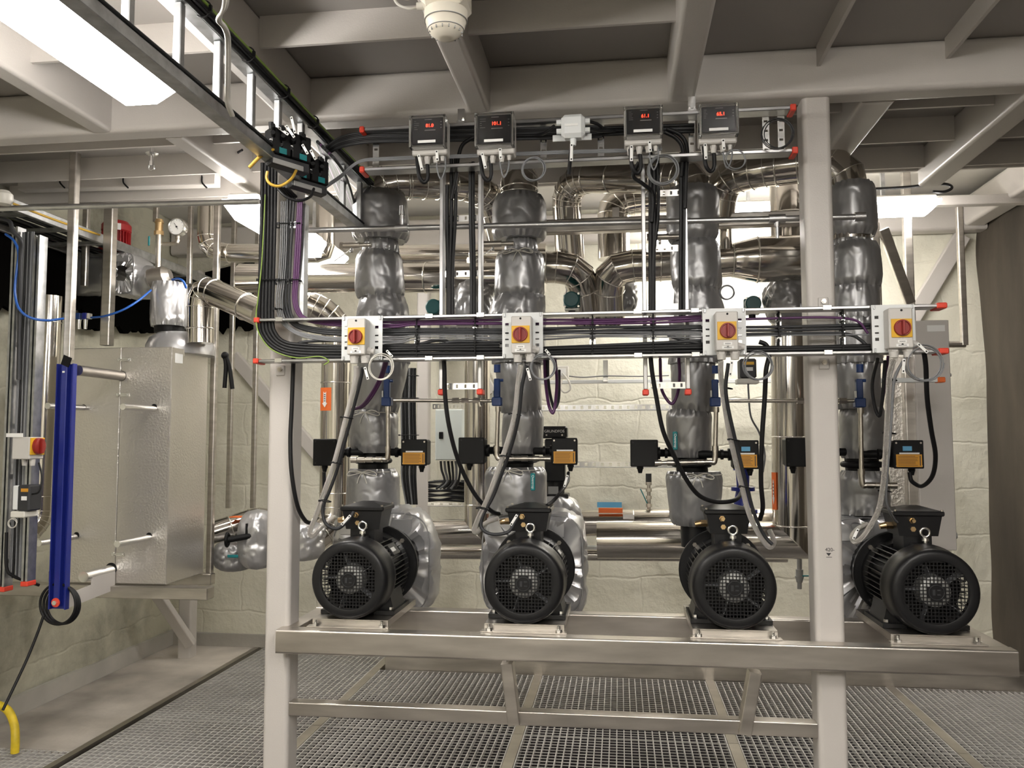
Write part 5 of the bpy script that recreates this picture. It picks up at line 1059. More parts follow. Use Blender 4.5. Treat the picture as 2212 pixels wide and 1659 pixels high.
# ---- smoke detector
t = thing('smoke_detector', 'round cream smoke detector under the ceiling beam at the top', 'detector', tuple(at(963, 84, 2.0)))
c = at(963, 84, 2.0)
MB().box(c.x - .058, c.x + .058, c.y - .05, c.y + .06, c.z + .072, c.z + .14, .014).build('base_box', 'detector_cream', t)
b = MB(); b.lathe(c, (0, 0, 1), [(.0, .012), (.001, .022), (.010, .034), (.016, .042), (.028, .048), (.044, .052), (.046, .0545), (.07, .0555), (.072, .05)], 40); b.build('sensor_head', 'detector_cream', t)
b = MB()
for k in range(16):
    a = 2 * math.pi * k / 16; d = V(math.cos(a), math.sin(a), 0); b.obox(c + d * .0415 + V(0, 0, .017), d * .002, V(-d.y, d.x, 0) * .0012, V(0, 0, .005))
b.torus(c + V(0, 0, .0225), (0, 0, 1), .0462, .0012, 40, 5); b.torus(c + V(0, 0, .045), (0, 0, 1), .0545, .0012, 40, 5); b.build('vents', 'print_grey', t)
for k in range(2): MB().cyl(c + V(-.059, -.02 + .03 * k, .118 - .022 * k), c + V(-.078, -.02 + .03 * k, .118 - .022 * k), .010, seg=10).build('cable_gland', 'white_plastic', t)
c2 = c + V(-.08, 0, .11)
for k in range(2): MB().tube([c + V(-.07, -.02 + .03 * k, .118 - .022 * k), c + V(-.10, 0, .112 - .025 * k), c + V(-.125 - .01 * k, 0, .13 - .015 * k), c + V(-.13, 0, .20), c + V(-.12, .0, .31)], .0035, 8).build('cable', 'cable_white', label='white cable bending out of the smoke detector', cat='cable', group='white cables of the smoke detector')
# pendent sprinkler and cable at upper left
c = at(328, 332, 3.3); t = thing('sprinkler', 'small chrome sprinkler head under the ceiling at the upper left', 'sprinkler', tuple(c - V(0, 0, .05)))
MB().lathe(c, (0, 0, -1), [(0, .028), (.006, .022), (.01, .008), (.035, .008), (.035, .013), (.055, .013)], 20).build('stem', 'zinc', t); MB().cyl(c, V(c.x, c.y, ZC), .008, seg=10).build('drop_pipe', 'zinc', t); MB().torus(c - V(0, 0, .06), (0, 1, 0), .014, .003, 20, 6).build('frame', 'zinc', t)
cable([(523, 324, 3.3), (512, 332, 3.35), (508, 350, 3.4), (500, 366, 3.42), (480, 374, 3.45), (486, 382, 3.45), (498, 388, 3.5)], .0055, BK, 'black cable curling down to the lamp behind the left white post')
cable([(1890, 408, 4.6), (1960, 404, 4.6), (2010, 398, 4.6), (2045, 398, 4.6), (2056, 406, 4.6), (2040, 414, 4.6), (2015, 414, 4.6)], .008, BK, 'black cable above the lamp at the upper right ending in a loop')
# ================================================================== left: insulated plate exchanger
t = thing('insulated_casing', 'large silver metal clad insulation box with latches on the left', 'casing', (-2.45, 4.0, .727))
a, b_ = at(150, 1258, 3.8), at(372, 749, 3.8); X0, X1, Z0, Z1 = -2.72, b_.x, .727, b_.z; XS = at(258, 900, 3.8).x
MB().box(X0, XS - .001, 3.80, 4.16, Z0, Z1, .003).build('left_panel', 'cladding', t); MB().box(XS + .001, X1, 3.80, 4.16, Z0, Z1, .003).build('right_panel', 'cladding', t)
for y in (777, 853, 1198):
    z = at(262, y, 3.8).z; q = MB(); q.box(XS - .018, XS - .004, 3.795, 3.7995, z - .008, z + .008, .001); q.box(XS + .004, XS + .05, 3.796, 3.7995, z - .009, z + .009, .001); q.box(XS - .012, XS + .042, 3.792, 3.7958, z - .003, z + .003, .001)
    q.build('latch', 'zinc', t)
c = at(389, 771, 4.0); MB().box(X1 + .0002, X1 + .001, 3.83, 3.90, Z1 - .075, Z1 - .028).build('rating_label', 'paper', t)
ho = MB()
for p, r in (((262, 812), .026), ((240, 1229), .03), ((180, 880), .015), ((333, 879), .015), ((165, 1156), .015), ((322, 1157), .015)): q = at(*p, 3.7995); ho = MB(); ho.cyl(q, q - V(0, .0012, 0), r, seg=24); ho.build('rod_hole', 'black_plastic', t)
def rod(p0, y0, p1, r, lab, m='zinc'):
    A, B = at(*p0, y0), at(*p1, 3.798); return MB().cyl(A, V(A.x, 3.798, A.z), r, seg=20).build('tie_rod', m, label=lab, cat='rod')
def yrod(p1, ln, r, lab, m='zinc'):
    B = at(*p1, 3.7975); return MB().cyl(B - V(0, ln, 0), B, r, seg=20).build('tie_rod', m, label=lab, cat='rod')
yrod((333, 883), .26, .0148, 'shiny tie rod sticking out of the silver box, upper right'); yrod((180, 881), .26, .0148, 'shiny tie rod sticking out behind the blue bar, upper left')
yrod((322, 1161), .26, .0148, 'shiny tie rod sticking out of the silver box, lower right'); yrod((163, 1159), .26, .0148, 'shiny tie rod sticking out behind the blue bar, lower left')
yrod((262, 812), .33, .024, 'thick steel carrying bar from the top of the blue bar into the silver box', 'stainless')
yrod((240, 1231), .21, .025, 'thick steel guide bar at the bottom of the silver box', 'zinc')
t = thing('support_column', 'deep blue painted steel upright in front of the silver box', 'post', tuple(at(124, 1315, 3.42)))
A, B = at(124, 1316, 3.42), at(145, 786, 3.42); xm = (A.x + B.x) / 2; b = MB(); w_ = .041
b.box(xm - w_, xm + w_, 3.43, 3.436, A.z, B.z); b.box(xm - w_, xm - w_ + .006, 3.41, 3.4295, A.z, B.z); b.box(xm + w_ - .006, xm + w_, 3.41, 3.4295, A.z, B.z); b.box(xm - .014, xm + .014, 3.404, 3.4295, A.z + .01, B.z - .004, .003); b.build('channel', 'blue_paint', t)
q = V(xm, 3.404, at(124, 1300, 3.42).z); MB().cyl(q, q - V(0, .003, 0), .02, seg=24).build('red_washer', 'cap_red', t); MB().cyl(q - V(0, .0031, 0), q - V(0, .013, 0), .011, seg=6).build('bolt', 'zinc', t)
q = V(xm, 3.404, at(145, 803, 3.42).z); MB().box(q.x - .005, q.x + .005, 3.400, 3.4035, q.z - .006, q.z + .002).build('name_strip', 'paper', t)
b = MB(); p = at(140, 1305, 3.44); r_ = at(212, 1280, 3.7); b.prism([V(p.x, 3.44, p.z - .02), V(p.x, 3.44, p.z + .04), V(p.x, 3.62, p.z + .055), V(p.x, 3.62, p.z + .10), V(p.x, 3.795, p.z + .10), V(p.x, 3.795, p.z + .0)], V(.008, 0, 0)); b.build('foot_bracket', 'paint', label='pale bracket joining the foot of the blue upright to the box', cat='bracket')
MB().box(-3.05, at(461, 1270, 3.82).x, 3.76, 3.83, .665, .722, .003).build('channel_beam', 'stainless', label='horizontal stainless channel under the silver box', cat='beam')
MB().box(-3.05, at(459, 1260, 4.17).x, 4.15, 4.2, .665, .722, .003).build('channel_beam', 'stainless', label='rear stainless channel under the silver box', cat='beam')
# stainless square tubes
def stube(x, y0, y1, Y, w, lab, top=None):
    a, b_ = at(x, y1, Y), at(x, y0, Y); zt = top if top else b_.z
    return MB().rbox(a.x - w / 2, a.x + w / 2, Y, Y + w, a.z, zt, .006).build('square_tube', 'stainless', label=lab, cat='post')
stube(142, 300, 776, 3.40, .036, 'thick stainless square tube from the ceiling down to the blue upright', ZC)
stube(178, 380, 617, 4.0, .031, 'stainless square tube right of the thickest one', ZH)
stube(224, 380, 745, 3.86, .05, 'stainless square tube in front of the red motor', ZC - .1)
stube(334, 395, 478, 4.25, .028, 'short stainless tube above the brass valve', ZH)
stube(406, 448, 612, 4.3, .026, 'stainless square tube right of the pressure gauge', ZH)
stube(449, 440, 1262, 4.2, .032, 'tall stainless square tube at the right side of the silver box', ZH)
stube(491, 690, 1098, 5.0, .03, 'dark square tube behind, just right of the silver box', ZH); stube(544, 700, 1098, 5.0, .03, 'dark square tube behind, just left of the left white post', ZH)
stube(1909, 480, 1000, 4.3, .036, 'bright stainless tube behind the rightmost column'); stube(1970, 440, 700, 4.78, .045, 'brightly lit stainless tube under the right lamp', ZH); stube(2086, 446, 745, 4.84, .034, 'stainless tube hanging near the brown wall')
MB().rbar(at(1908, 495, 4.28), at(1966, 655, 4.38), .048, .03, (0, 1, 0), .004).build('diagonal_brace', 'stainless', label='stainless diagonal brace between the two bright tubes at right', cat='brace')
MB().cyl(at(2046, 744, 4.86), at(2085, 744, 4.86), .018, seg=14).build('pipe_stub', 'stainless', label='short stainless arm at the foot of the hanging tube', cat='pipe')
MB().bar(at(147, 770, 3.40), at(140, 790, 3.405), .04, .006, up=(0, 1, 0)).build('angle_bracket', 'black_plastic', label='small dark bracket on top of the blue upright', cat='bracket')
# jackets on the pipework above the box
def hbag(x0, x1, y, Y, r, lab, seed, m='jacket', e0=.8, e1=.8):
    A, B = at(x0, y, Y), at(x1, y, Y); rnd = random.Random(seed); p = [rnd.uniform(0, 6) for _ in range(4)]; L = B.x - A.x; b = MB(); N = 22
    b.lathe(A, (1, 0, 0), [(L * i / N, r * (1 - (1 - e0) * max(0, 1 - i / 3) ** 2 - (1 - e1) * max(0, 1 - (N - i) / 3) ** 2)) for i in range(N + 1)], 56, fn=lambda a, h, i: .6 * crumple(a, h, seed) + .015 * math.sin(2 * a + p[0]) + .012 * math.sin(5 * a + h * 20 + p[1]) + (.03 * math.sin(15 * a + p[2]) if i < 3 or i > N - 3 else 0))
    return b.build('insulation_jacket', m, label=lab, cat='insulation')
hbag(84, 140, 597, 4.3, .11, 'dark grey jacket at the far left behind the galvanized ladder', 1); hbag(142, 262, 598, 4.3, .112, 'dark grey horizontal jacket behind the thick stainless tubes', 2)
t = quilt('insulation_jacket', at(282, 597, 4.2).x, 4.12, at(282, 597, 4.2).z, .075, .12, .2, 'crumpled silver jacket with black edge beside the red motor', m='jacket_light', seed=21)
hbag(292, 352, 612, 4.25, .095, 'crumpled silver jacket tapering left of the vertical jacket', 4, 'jacket_light', .9, .6)
jacket(366, 74, 612, 366, 80, 706, 4.05, 'smooth silver jacket standing above the silver box', .92, .92, 301, 'jacket_light')
MB().cyl(at(366, 704, 4.05), at(366, 718, 4.05), .075, seg=24).build('gap_shade', 'black_plastic', label='black fill standing for the shaded gap under the smooth silver jacket', cat='pipe')  # solid black fill, its colour stands for the shade in the gap
c = at(388, 768, 4.05); b = MB(); b.lathe(c, (0, 0, 1), [(0, .17), (.05, .168), (.09, .15), (.115, .11), (.12, .05)], 48, fn=lambda a, h, i: .02 * math.sin(3 * a) + .01 * math.sin(9 * a)); b.build('insulation_jacket', 'jacket_light', label='low domed grey jacket on top of the silver box', cat='insulation')
t = pipe([(433, 742, 3.95), (433, 618, 3.95), (566, 678, 3.8)], .066, 'bright polished pipe elbow right of the smooth silver jacket', .11, 4, (.25, 1.75))
t = pipe([(110, 640, 4.0), (88, 1120, 4.0), (64, 1148, 3.95)], .058, 'tall polished pipe behind the galvanized ladder at the far left', .1, 3, (.12, .9))
b = MB(); b.lathe(at(318, 606, 4.1), (1, .1, .25), [(0, .03), (.02, .055), (.1, .055), (.13, .03)], 24); b.build('pipe_bend', 'stainless', label='dull brown rounded pipe cap above the smooth silver jacket', cat='pipe')
# red motor
c = at(250, 545, 4.25); t = thing('electric_motor', 'small red electric motor partly hidden by stainless tubes', 'motor', tuple(c))
b = MB(); b.lathe(c, (0, 0, 1), [(.0, .09), (.004, .095), (.012, .095), (.012, .06), (.11, .06)], 28)
for k in range(26):
    a = 2 * math.pi * k / 26; d = V(math.cos(a), math.sin(a), 0); b.obox(c + d * .066 + V(0, 0, .062), d * .01, V(-d.y, d.x, 0) * .0018, V(0, 0, .048))
b.build('finned_body', 'red_paint', t); MB().lathe(c, (0, 0, 1), [(.111, .07), (.118, .078), (.15, .078), (.172, .06), (.178, .03), (.178, 0)], 32).build('fan_cover', 'red_paint', t)
d = V(.55, -.83, 0); MB().obox(c + d * .0785 + V(0, 0, .13), V(.83, .55, 0) * .022, d * .001, V(0, 0, .018)).build('rating_label', 'paper', t)
# gauge, brass valve
c = at(382, 490, 4.1); t = thing('pressure_gauge', 'round white pressure gauge at the upper left', 'gauge', (c.x, c.y, c.z - .09)); b = MB(); b.lathe(c, (0, 1, 0), [(-.004, .042), (-.006, .046), (0, .048), (.03, .048), (.03, 0)], 36, caps=False); b.build('case', 'zinc', t)
dl = MB().lathe(c, (0, 1, 0), [(-.002, 0), (-.002, .042)], 36, caps=False).build('dial', 'paper', t); b = MB(); b.bar(c + V(.008, -.004, -.012), c + V(-.014, -.004, .022), .003, .001); b.lathe(c, (0, 1, 0), [(-.005, 0), (-.005, .005), (-.0022, .005)], 14)
b.build('needle', 'print_black', dl)
b = MB()
for k in range(11):
    a = math.radians(225 - 27 * k); d = V(math.cos(a), 0, math.sin(a)); b.bar(c + d * .033 + V(0, -.0032, 0), c + d * .038 + V(0, -.0032, 0), .0016, .0006)
b.build('scale_marks', 'print_black', dl)
b = MB(); b.tube([c + V(0, .012, -.048), c + V(0, .012, -.075), c + V(-.014, .012, -.088), c + V(-.085, .012, -.088)], .011, 12); b.cyl(c + V(0, .012, -.048), c + V(0, .012, -.062), .015, seg=6); b.build('elbow_pipe', 'nickel', t)
c = at(341, 590, 4.1); t = thing('relief_valve', 'brass relief valve on a pale pipe left of the gauge', 'valve', tuple(c)); z = lambda y: at(341, y, 4.1).z
b = MB(); b.cyl(c, V(c.x, c.y, z(508)), .014, .017, 14); b.build('pipe', 'nickel', t); b = MB(); b.cyl(V(c.x, c.y, z(508)), V(c.x, c.y, z(500)), .026, seg=8); b.cyl(V(c.x, c.y, z(500)), V(c.x, c.y, z(482)), .020, seg=14); b.cyl(V(c.x, c.y, z(482)), V(c.x, c.y, z(474)), .025, .018, 14); b.build('body', 'brass', t)
b = MB(); b.box(c.x - .052, c.x - .04, c.y - .02, c.y - .014, z(532), z(511), .003); b.build('lever', 'teal', t)
# compressed air regulator and blue hoses
c = at(178, 690, 3.9); t = thing('air_regulator', 'small blue and silver air regulator on the thick stainless tube', 'regulator', tuple(c))
for k in range(2):
    MB().box(c.x - .03 + .036 * k, c.x - .006 + .036 * k, c.y - .015, c.y + .015, c.z, c.z + .032, .002).build('head', 'valve_blue' if k == 0 else 'blue_paint', t)
    MB().cyl(V(c.x - .018 + .036 * k, c.y, c.z - .001), V(c.x - .018 + .036 * k, c.y, c.z - .05), .011, .008, 12).build('bowl', 'zinc', t)
MB().box(c.x + .0315, c.x + .046, c.y - .014, c.y + .014, c.z + .002, c.z + .030, .002).build('outlet', 'white_plastic', t)
cable([(12, 506, 3.25), (30, 520, 3.24), (40, 545, 3.24), (38, 572, 3.24), (33, 610, 3.24), (33, 640, 3.24), (42, 668, 3.24), (65, 686, 3.26), (100, 692, 3.3), (138, 688, 3.35)], .0055, 'cable_blue', 'blue air hose hanging at the far left')
cable([(197, 686, 3.85), (225, 683, 3.8), (262, 671, 3.8), (295, 652, 3.85), (326, 627, 3.95)], .0055, 'cable_blue', 'blue air hose swinging right from the regulator')
cable([(372, 604, 4.0), (385, 602, 3.98), (396, 608, 3.97), (402, 622, 4.0)], .006, 'cable_blue', 'short blue hose bend above the smooth silver jacket')
# galvanized ladder at far left with cables, switch and small valve box
Y = 3.3; XA, XB = at(17, 900, Y).x, at(66, 900, Y).x
t = thing('cable_ladder', 'galvanized vertical cable ladder at the far left edge', 'cable ladder', (XA, Y, at(5, 1268, Y).z))
for X, yt, yb, in ((XA, 490, 1268), (XB, 510, 1255)):
    zt, zb = at(20, yt, Y).z, at(20, yb, Y).z; b = MB(); b.box(X - .014, X - .011, Y, Y + .05, zb, zt); b.box(X + .011, X + .014, Y, Y + .05, zb, zt); b.box(X - .011, X + .011, Y + .047, Y + .05, zb, zt); b.box(X - .014, X - .004, Y - .002, Y, zb, zt); b.box(X + .004, X + .014, Y - .002, Y, zb, zt); b.build('side_rail', 'galv', t); MB().box(X - .017, X + .017, Y - .005, Y + .053, zb - .022, zb - .001, .003).build('end_cap', 'cap_red', t)
for y in (570, 648, 742, 826, 920, 1030, 1135, 1215): z = at(40, y, Y).z; hstrip(MB(), XA + .0145, XB - .0145, z, Y + .03, .02).build('rung', 'zinc', t)
for k in range(7):
    xo = XA + .022 + .009 * k; r = random.Random(k + 5); MB().tube([V(xo + r.uniform(-.002, .002), Y + .02, at(20, y, Y).z) for y in (500, 640, 780, 900, 1020, 1150, 1250)], .0035 + .001 * (k % 3), 7, 4).build('cable', ('cable_grey', 'cable_grey', BK, 'cable_grey', DK, 'cable_grey', 'cable_grey')[k], label='vertical cable between the rails of the far left ladder', cat='cable', group='cables on the far left ladder')
cable([(-10, 470, 3.2), (20, 478, 3.2), (28, 500, 3.2), (45, 520, 3.22), (44, 560, 3.24), (42, 700, 3.27), (40, 820, 3.27)], .009, DK, 'thick dark cable bending down at the far left')
cable([(14, 1150, 3.28), (14, 1225, 3.28), (30, 1245, 3.3), (60, 1256, 3.35), (84, 1264, 3.4)], .007, BK, 'black cable at the foot of the far left ladder')
a, b_ = at(25, 992, 3.2), at(64, 944, 3.2); t = thing('rotary_switch', 'rotary isolator with red knob seen side on at the far left', 'switch', ((a.x + b_.x) / 2, 3.23, a.z))
MB().box(a.x, b_.x, 3.2, 3.29, a.z, b_.z, .003).build('housing', 'beige_plastic', t); MB().box(b_.x + .0003, b_.x + .006, 3.203, 3.287, a.z + .018, b_.z - .003, .001).build('yellow_plate', 'yellow', t)
q = V(b_.x + .006, 3.245, (a.z + b_.z) / 2 + .008); b = MB(); b.lathe(q, (1, 0, 0), [(0, .036), (.012, .034), (.014, .03), (.014, 0)], 28); b.box(q.x + .014, q.x + .026, q.y - .006, q.y + .006, q.z - .03, q.z + .03, .001); b.build('knob', 'knob_red', t)
for k in range(2): MB().cyl((a.x + .03 + .035 * k, 3.24, a.z - .0005), (a.x + .03 + .035 * k, 3.24, a.z - .028), .013, .010, 10).build('cable_gland', 'beige_plastic', t)
t2 = at(38, 940, 3.2); MB().box(t2.x - .045, t2.x + .03, 3.19, 3.194, t2.z - .008, t2.z + .008, .003).build('name_strip', 'paper', label='small white name strip above the far left rotary isolator', cat='label')
a, b_ = at(24, 1104, 3.2), at(64, 1048, 3.2); t = thing('valve_positioner', 'small dark grey valve box with orange sticker on the far left ladder', 'valve', ((a.x + b_.x) / 2, 3.22, a.z))
MB().box(a.x + .024, b_.x, 3.2, 3.28, a.z, b_.z, .006).build('cover', 'cable_dark', t); MB().box(a.x, a.x + .0235, 3.205, 3.28, a.z + .005, b_.z - .003, .003).build('side_housing', 'white_paint', t); MB().box(a.x + .042, a.x + .075, 3.1985, 3.1998, b_.z - .028, b_.z - .014).build('warning_sticker', 'label_amber', t); MB().box(a.x + .045, a.x + .07, 3.1985, 3.1998, a.z + .045, a.z + .062).build('name_strip', 'paper', t)
MB().box(a.x - .005, b_.x - .02, 3.2, 3.29, a.z - .028, a.z - .001, .004).build('manifold', 'white_plastic', t)
coil(28, 1130, 3.2, 12, 'small coil of wire under the dark grey valve box', 'cable_white', 2)
cable([(84, 1000, 3.25), (90, 1030, 3.22), (84, 1062, 3.21), (66, 1068, 3.22)], .004, BK, 'thin black cable linking the far left isolator and the valve box')
c = at(115, 1308, 3.40); b = MB()
for k in range(3): b.torus(c + V(.004 * k, .013 * k + .03, -.004 * k), (.05, 1, 0), .088 - .003 * k, .006, 48, 8)
b.build('coiled_cable', BK, label='coil of thick black cable hanging at the foot of the blue upright', cat='cable')
f = atz(8, 1540, .02); MB().tube([at(94, 1330, 3.40), at(82, 1365, 3.38), at(60, 1420, 3.34), at(32, 1480, 3.28), at(6, 1534, 3.22)], .006, 8).build('cable', BK, label='black cable running from the coil down to the yellow hose', cat='cable')
e = atz(32, 1626, .02); b = MB(); b.tube([e, e + V(.0, .0, .06), e + V(-.025, .02, .12), e + V(-.08, .04, .175), e + V(-.18, .06, .19), e + V(-.30, .06, .16)], .018, 16, 8); b.build('hose', 'yellow_hose', label='thick yellow hose arching in at the lower left corner', cat='hose')
# cables and long ladder along the left wall
t = thing('cable_ladder', 'wide cable ladder full of cables running along the left wall under the ceiling', 'cable ladder', (-2.85, 4.0, 2.44))
for X in (-2.98, -2.66): MB().box(X - .012, X + .012, 1.5, 5.5, 2.44, 2.49, .002).build('side_rail', 'galv', t)
for k in range(14): MB().box(-2.967, -2.673, 1.7 + .28 * k, 1.73 + .28 * k, 2.442, 2.458).build('rung', 'galv', t)
for k in range(14):
    r = random.Random(k + 70); x = -2.955 + .021 * k; h = 2.468 + .012 * (k % 3); MB().tube([V(x + r.uniform(-.006, .006), 1.5 + .57 * j, h + r.uniform(-.004, .01)) for j in range(8)], .008 if k % 4 else .006, 7, 4).build('cable', (BK, BK, DK, BK, 'cable_green', BK, DK)[k % 7], label='cable lying on the wide ladder along the left wall', cat='cable', group='cables on the left wall ladder')
MB().tube([V(-2.645, 1.5 + .3 * j, 2.472 + .008 * math.sin(j * 1.7)) for j in range(9)], .0055, 8).build('cable', 'cable_yellow', label='yellow cable along the edge of the left wall ladder', cat='cable')
c = at(8, 428, 3.0); MB().lathe(c - V(0, 0, .03), (0, 0, 1), [(0, 0), (.004, .028), (.02, .036), (.045, .034), (.06, .02), (.062, 0)], 24).build('alarm_lamp', 'white_plastic', label='round white fitting at the far left edge under the ceiling', cat='fitting')
# black sheets over the walls, painted as the darkness of a ragged opening
def opening(poly, lab, Y=5.53):
    b = MB(); b.prism([at(x, y, Y) for x, y in poly], V(0, .02, 0)); o = b.build('trim_9', 'opening_shade', kind='structure'); return o
mat('opening_shade', (.003, .0028, .0025), 0, .95, spec=0)
rg = random.Random(3)
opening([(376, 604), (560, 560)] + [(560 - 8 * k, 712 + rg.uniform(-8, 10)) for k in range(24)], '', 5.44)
def atx(x, y, X):
    d = MC @ Vector(((x - 1106) / FPX, -(y - 829.5) / FPX, -1.0)); return EYE + d * (X / d.x)
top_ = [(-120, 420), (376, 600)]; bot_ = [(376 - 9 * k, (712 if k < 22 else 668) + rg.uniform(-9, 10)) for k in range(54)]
b = MB(); b.prism([atx(x, y, -3.03) for x, y in top_ + bot_], V(-.03, 0, 0)); b.build('trim_10', 'opening_shade', kind='structure')
# valve group right of the silver box
t = pipe([(455, 1152, 4.3), (560, 1118, 4.45), (640, 1140, 4.5)], .062, 'short polished pipe with orange sticker low down right of the silver box', .05, 2, (.4,)); q = at(512, 1118, 4.26); MB().box(q.x - .04, q.x + .035, q.y - .01, q.y + .06, q.z, q.z + .004).build('flow_tape', 'orange_tape', t)
bag(505, 1200, 4.3, .105, .085, 'dark sagging grey jacket low down right of the silver box', seed=31); bag(556, 1165, 4.25, .10, .16, 'crumpled bright jacket just left of the left white post', 'jacket_light', seed=32)
c = at(491, 1166, 4.12); t = thing('hand_wheel', 'black handwheel with gear rod low down beside the silver box', 'valve', (c.x, c.y, c.z - .04)); b = MB(); b.torus(c, (1, .2, 0), .032, .008, 28, 8); b.bar(c - V(0, 0, .03), c + V(0, 0, .03), .008, .008); b.build('wheel', 'black_plastic', t); MB().cyl(c + V(.004, 0, 0), at(543, 1157, 4.16), .016, seg=14).build('rod', 'black_plastic', t)
MB().cyl(at(533, 1153, 4.15), at(533, 1131, 4.15), .008, .006, 10).build('lever', 'black_plastic', t)
q = at(503, 1202, 4.15); MB().box(q.x - .03, q.x + .03, q.y - .004, q.y + .002, q.z - .007, q.z + .009, .003).build('valve_lever', 'teal', label='small teal valve lever on the sagging jacket', cat='lever')
b = MB(); b.tube([at(484, 765, 4.1), at(488, 790, 4.1), at(485, 838, 4.1)], .011, 10); b.tube([at(488, 768, 4.1), at(496, 795, 4.1), at(502, 840, 4.1)], .011, 10); b.ball(at(486, 768, 4.1), .02); b.build('pliers_handle', 'black_plastic', label='black twin grip hanging beside the tall stainless tube', cat='tool')
# ================================================================== right: second insulated box and wall pieces
t = thing('insulated_casing', 'pale insulated casing behind the rightmost motor near the brown wall', 'casing', tuple(at(2020, 1190, 3.9)))
a, b_ = at(1991, 1188, 3.9), at(2049, 691, 3.9); MB().box(a.x, b_.x, 3.9, 4.3, a.z, b_.z, .003).build('front_panel', 'paint', t)
MB().pxbox(2003, 702, 2041, 716, 3.898, .0015).build('rating_label', 'paper', t)
c0, c1 = at(1927, 1150, 3.96), at(1966, 770, 3.96); MB().box(c0.x, c1.x, 3.96, 4.3, c0.z, c1.z, .003).build('side_panel', 'cladding', t)
stube(1980, 770, 1188, 3.92, .055, 'stainless tube at the edge of the pale casing')
for x, y, w_ in ((2052, 810, .012), (2055, 948, .012), (2060, 1088, .014), (2064, 1157, .022), (2060, 1172, .012)):
    c = at(x, y, 4.6); MB().cyl(at(x - 8, y, 5.4) * 1, at(x + 2, y, 5.4), w_ * .9, seg=14).build('wall_bolt', 'galv', label='bolt end sticking out beside the pale casing', cat='bolt', group='bolt ends beside the pale casing')
# back wall struts
def wstrut(x0, y0, x1, y1, Y, h, lab, m='zinc', holes=True, cap=None):
    A, B = at(x0, y0, Y), at(x1, y1, Y); z = (A.z + B.z) / 2; t = thing('wall_strut', lab, 'rail', (A.x, Y, z - h / 2))
    b = MB()
    if holes: hstrip(b, A.x, B.x, z, Y, h, .03, .048)
    else: b.box(A.x, B.x, Y, Y + .04, z - h / 2, z + h / 2, .002)
    b.build('rail', m, t)
    if holes: MB().box(A.x, B.x, Y + .002, Y + .04, z - h / 2 - .004, z - h / 2 + .002).build('lip', 'galv', t)
    if cap: MB().box(B.x, B.x + .03, Y - .002, Y + .042, z - h / 2 - .002, z + h / 2 + .002, .003).build('end_cap', cap, t)
wstrut(1150, 880, 1450, 880, 5.4, .035, 'perforated strut on the back wall, upper of two'); wstrut(1240, 1003, 1470, 1003, 5.4, .035, 'perforated strut on the back wall, lower of two')
wstrut(1150, 824, 1460, 824, 5.3, .022, 'plain white strut high on the back wall between second and third columns', 'white_paint', False); wstrut(1560, 824, 1690, 822, 5.3, .022, 'plain white strut on the back wall right of the third column', 'white_paint', False)
wstrut(1888, 821, 2026, 821, 3.6, .018, 'white strut with orange cap at the right near the pale casing', 'white_paint', False, 'orange_tape')
wstrut(1262, 1187, 1472, 1187, 4.7, .03, 'galvanized cable strut low down between second and third motors', 'galv', False); 
b = MB(); b.pxbox(1303, 778, 1313, 824, 5.28, .02); b.build('wall_strut', 'zinc', label='short vertical strut on the back wall between second and third columns', cat='rail')
cable([(1225, 812, 5.25), (1260, 815, 5.25), (1310, 812, 5.25), (1380, 813, 5.25), (1445, 811, 5.25)], .004, 'cable_grey', 'thin wire along the back wall')
t = thing('junction_box', 'small white socket box right of the second column', 'box', tuple(at(1214, 818, 5.2))); MB().pxbox(1200, 790, 1228, 818, 5.2, .05, .004).build('housing', 'white_plastic', t); MB().pxbox(1206, 796, 1222, 812, 5.195, .0045, .001).build('cover', 'paper', t)
cable([(1215, 806, 5.19), (1228, 822, 5.15), (1232, 840, 5.15), (1220, 848, 5.15), (1211, 838, 5.15), (1214, 820, 5.18)], .006, 'cable_white', 'white cable looping from the small socket box')
# white cabinet
t = thing('control_cabinet', 'white control cabinet with black lock between first and second columns', 'cabinet', tuple(at(970, 995, 4.8))); MB().pxbox(940, 884, 999, 994, 4.8, .14, .003).build('body', 'cabinet', t); MB().pxbox(941, 885, 998, 993, 4.788, .0115, .002).build('door', 'cabinet', t); MB().pxbox(948, 933, 957, 948, 4.781, .006, .002).build('lock', 'black_plastic', t)
a = at(940, 878, 4.8); b_ = at(1000, 878, 4.8); hstrip(MB(), a.x - .02, b_.x, a.z, 4.82, .03).build('mounting_strip', 'zinc', t)
for k in range(6):
    x = 952 + 8 * k; cable([(x, 996, 4.85), (x + 2, 1015, 4.85), (x + 8 - 2 * k, 1040, 4.85), (x - 10, 1056, 4.85)], .007, (DK, 'cable_grey', BK)[k % 3], 'cable drooping under the white cabinet', 'cables under the white cabinet')
for k in range(9):
    y = 1042 + 5 * k; cable([(926, y, 4.95), (950, y + (3 if k % 2 else -2), 4.93), (975, y - 1, 4.95), (1003, y + 1, 4.95)], .007, BK if k % 3 else DK, 'black cable stacked behind the frame under the white cabinet', 'stacked black cables under the white cabinet')
for y, n in ((1040, 'upper'), (1089, 'lower')):
    wstrut(924, y, 1003, y, 4.99, .02, 'short white strut under the white cabinet, %s' % n, 'zinc')
for k in range(8):
    x = 868 + 4.2 * k; cable([(x, 795, 4.5), (x - 1, 880, 4.5), (x + 1, 980, 4.5), (x, 1030, 4.5), (x + 10 - k, 1090, 4.5)], .0055, ('cable_grey', BK, DK, BK)[k % 4], 'vertical cable behind the leftmost column', 'vertical cable bundle behind the leftmost column')
for y in (812, 860, 940): tie(y, 864, 903, 4.5, True, .03, 'black cable tie on the bundle behind the leftmost column')
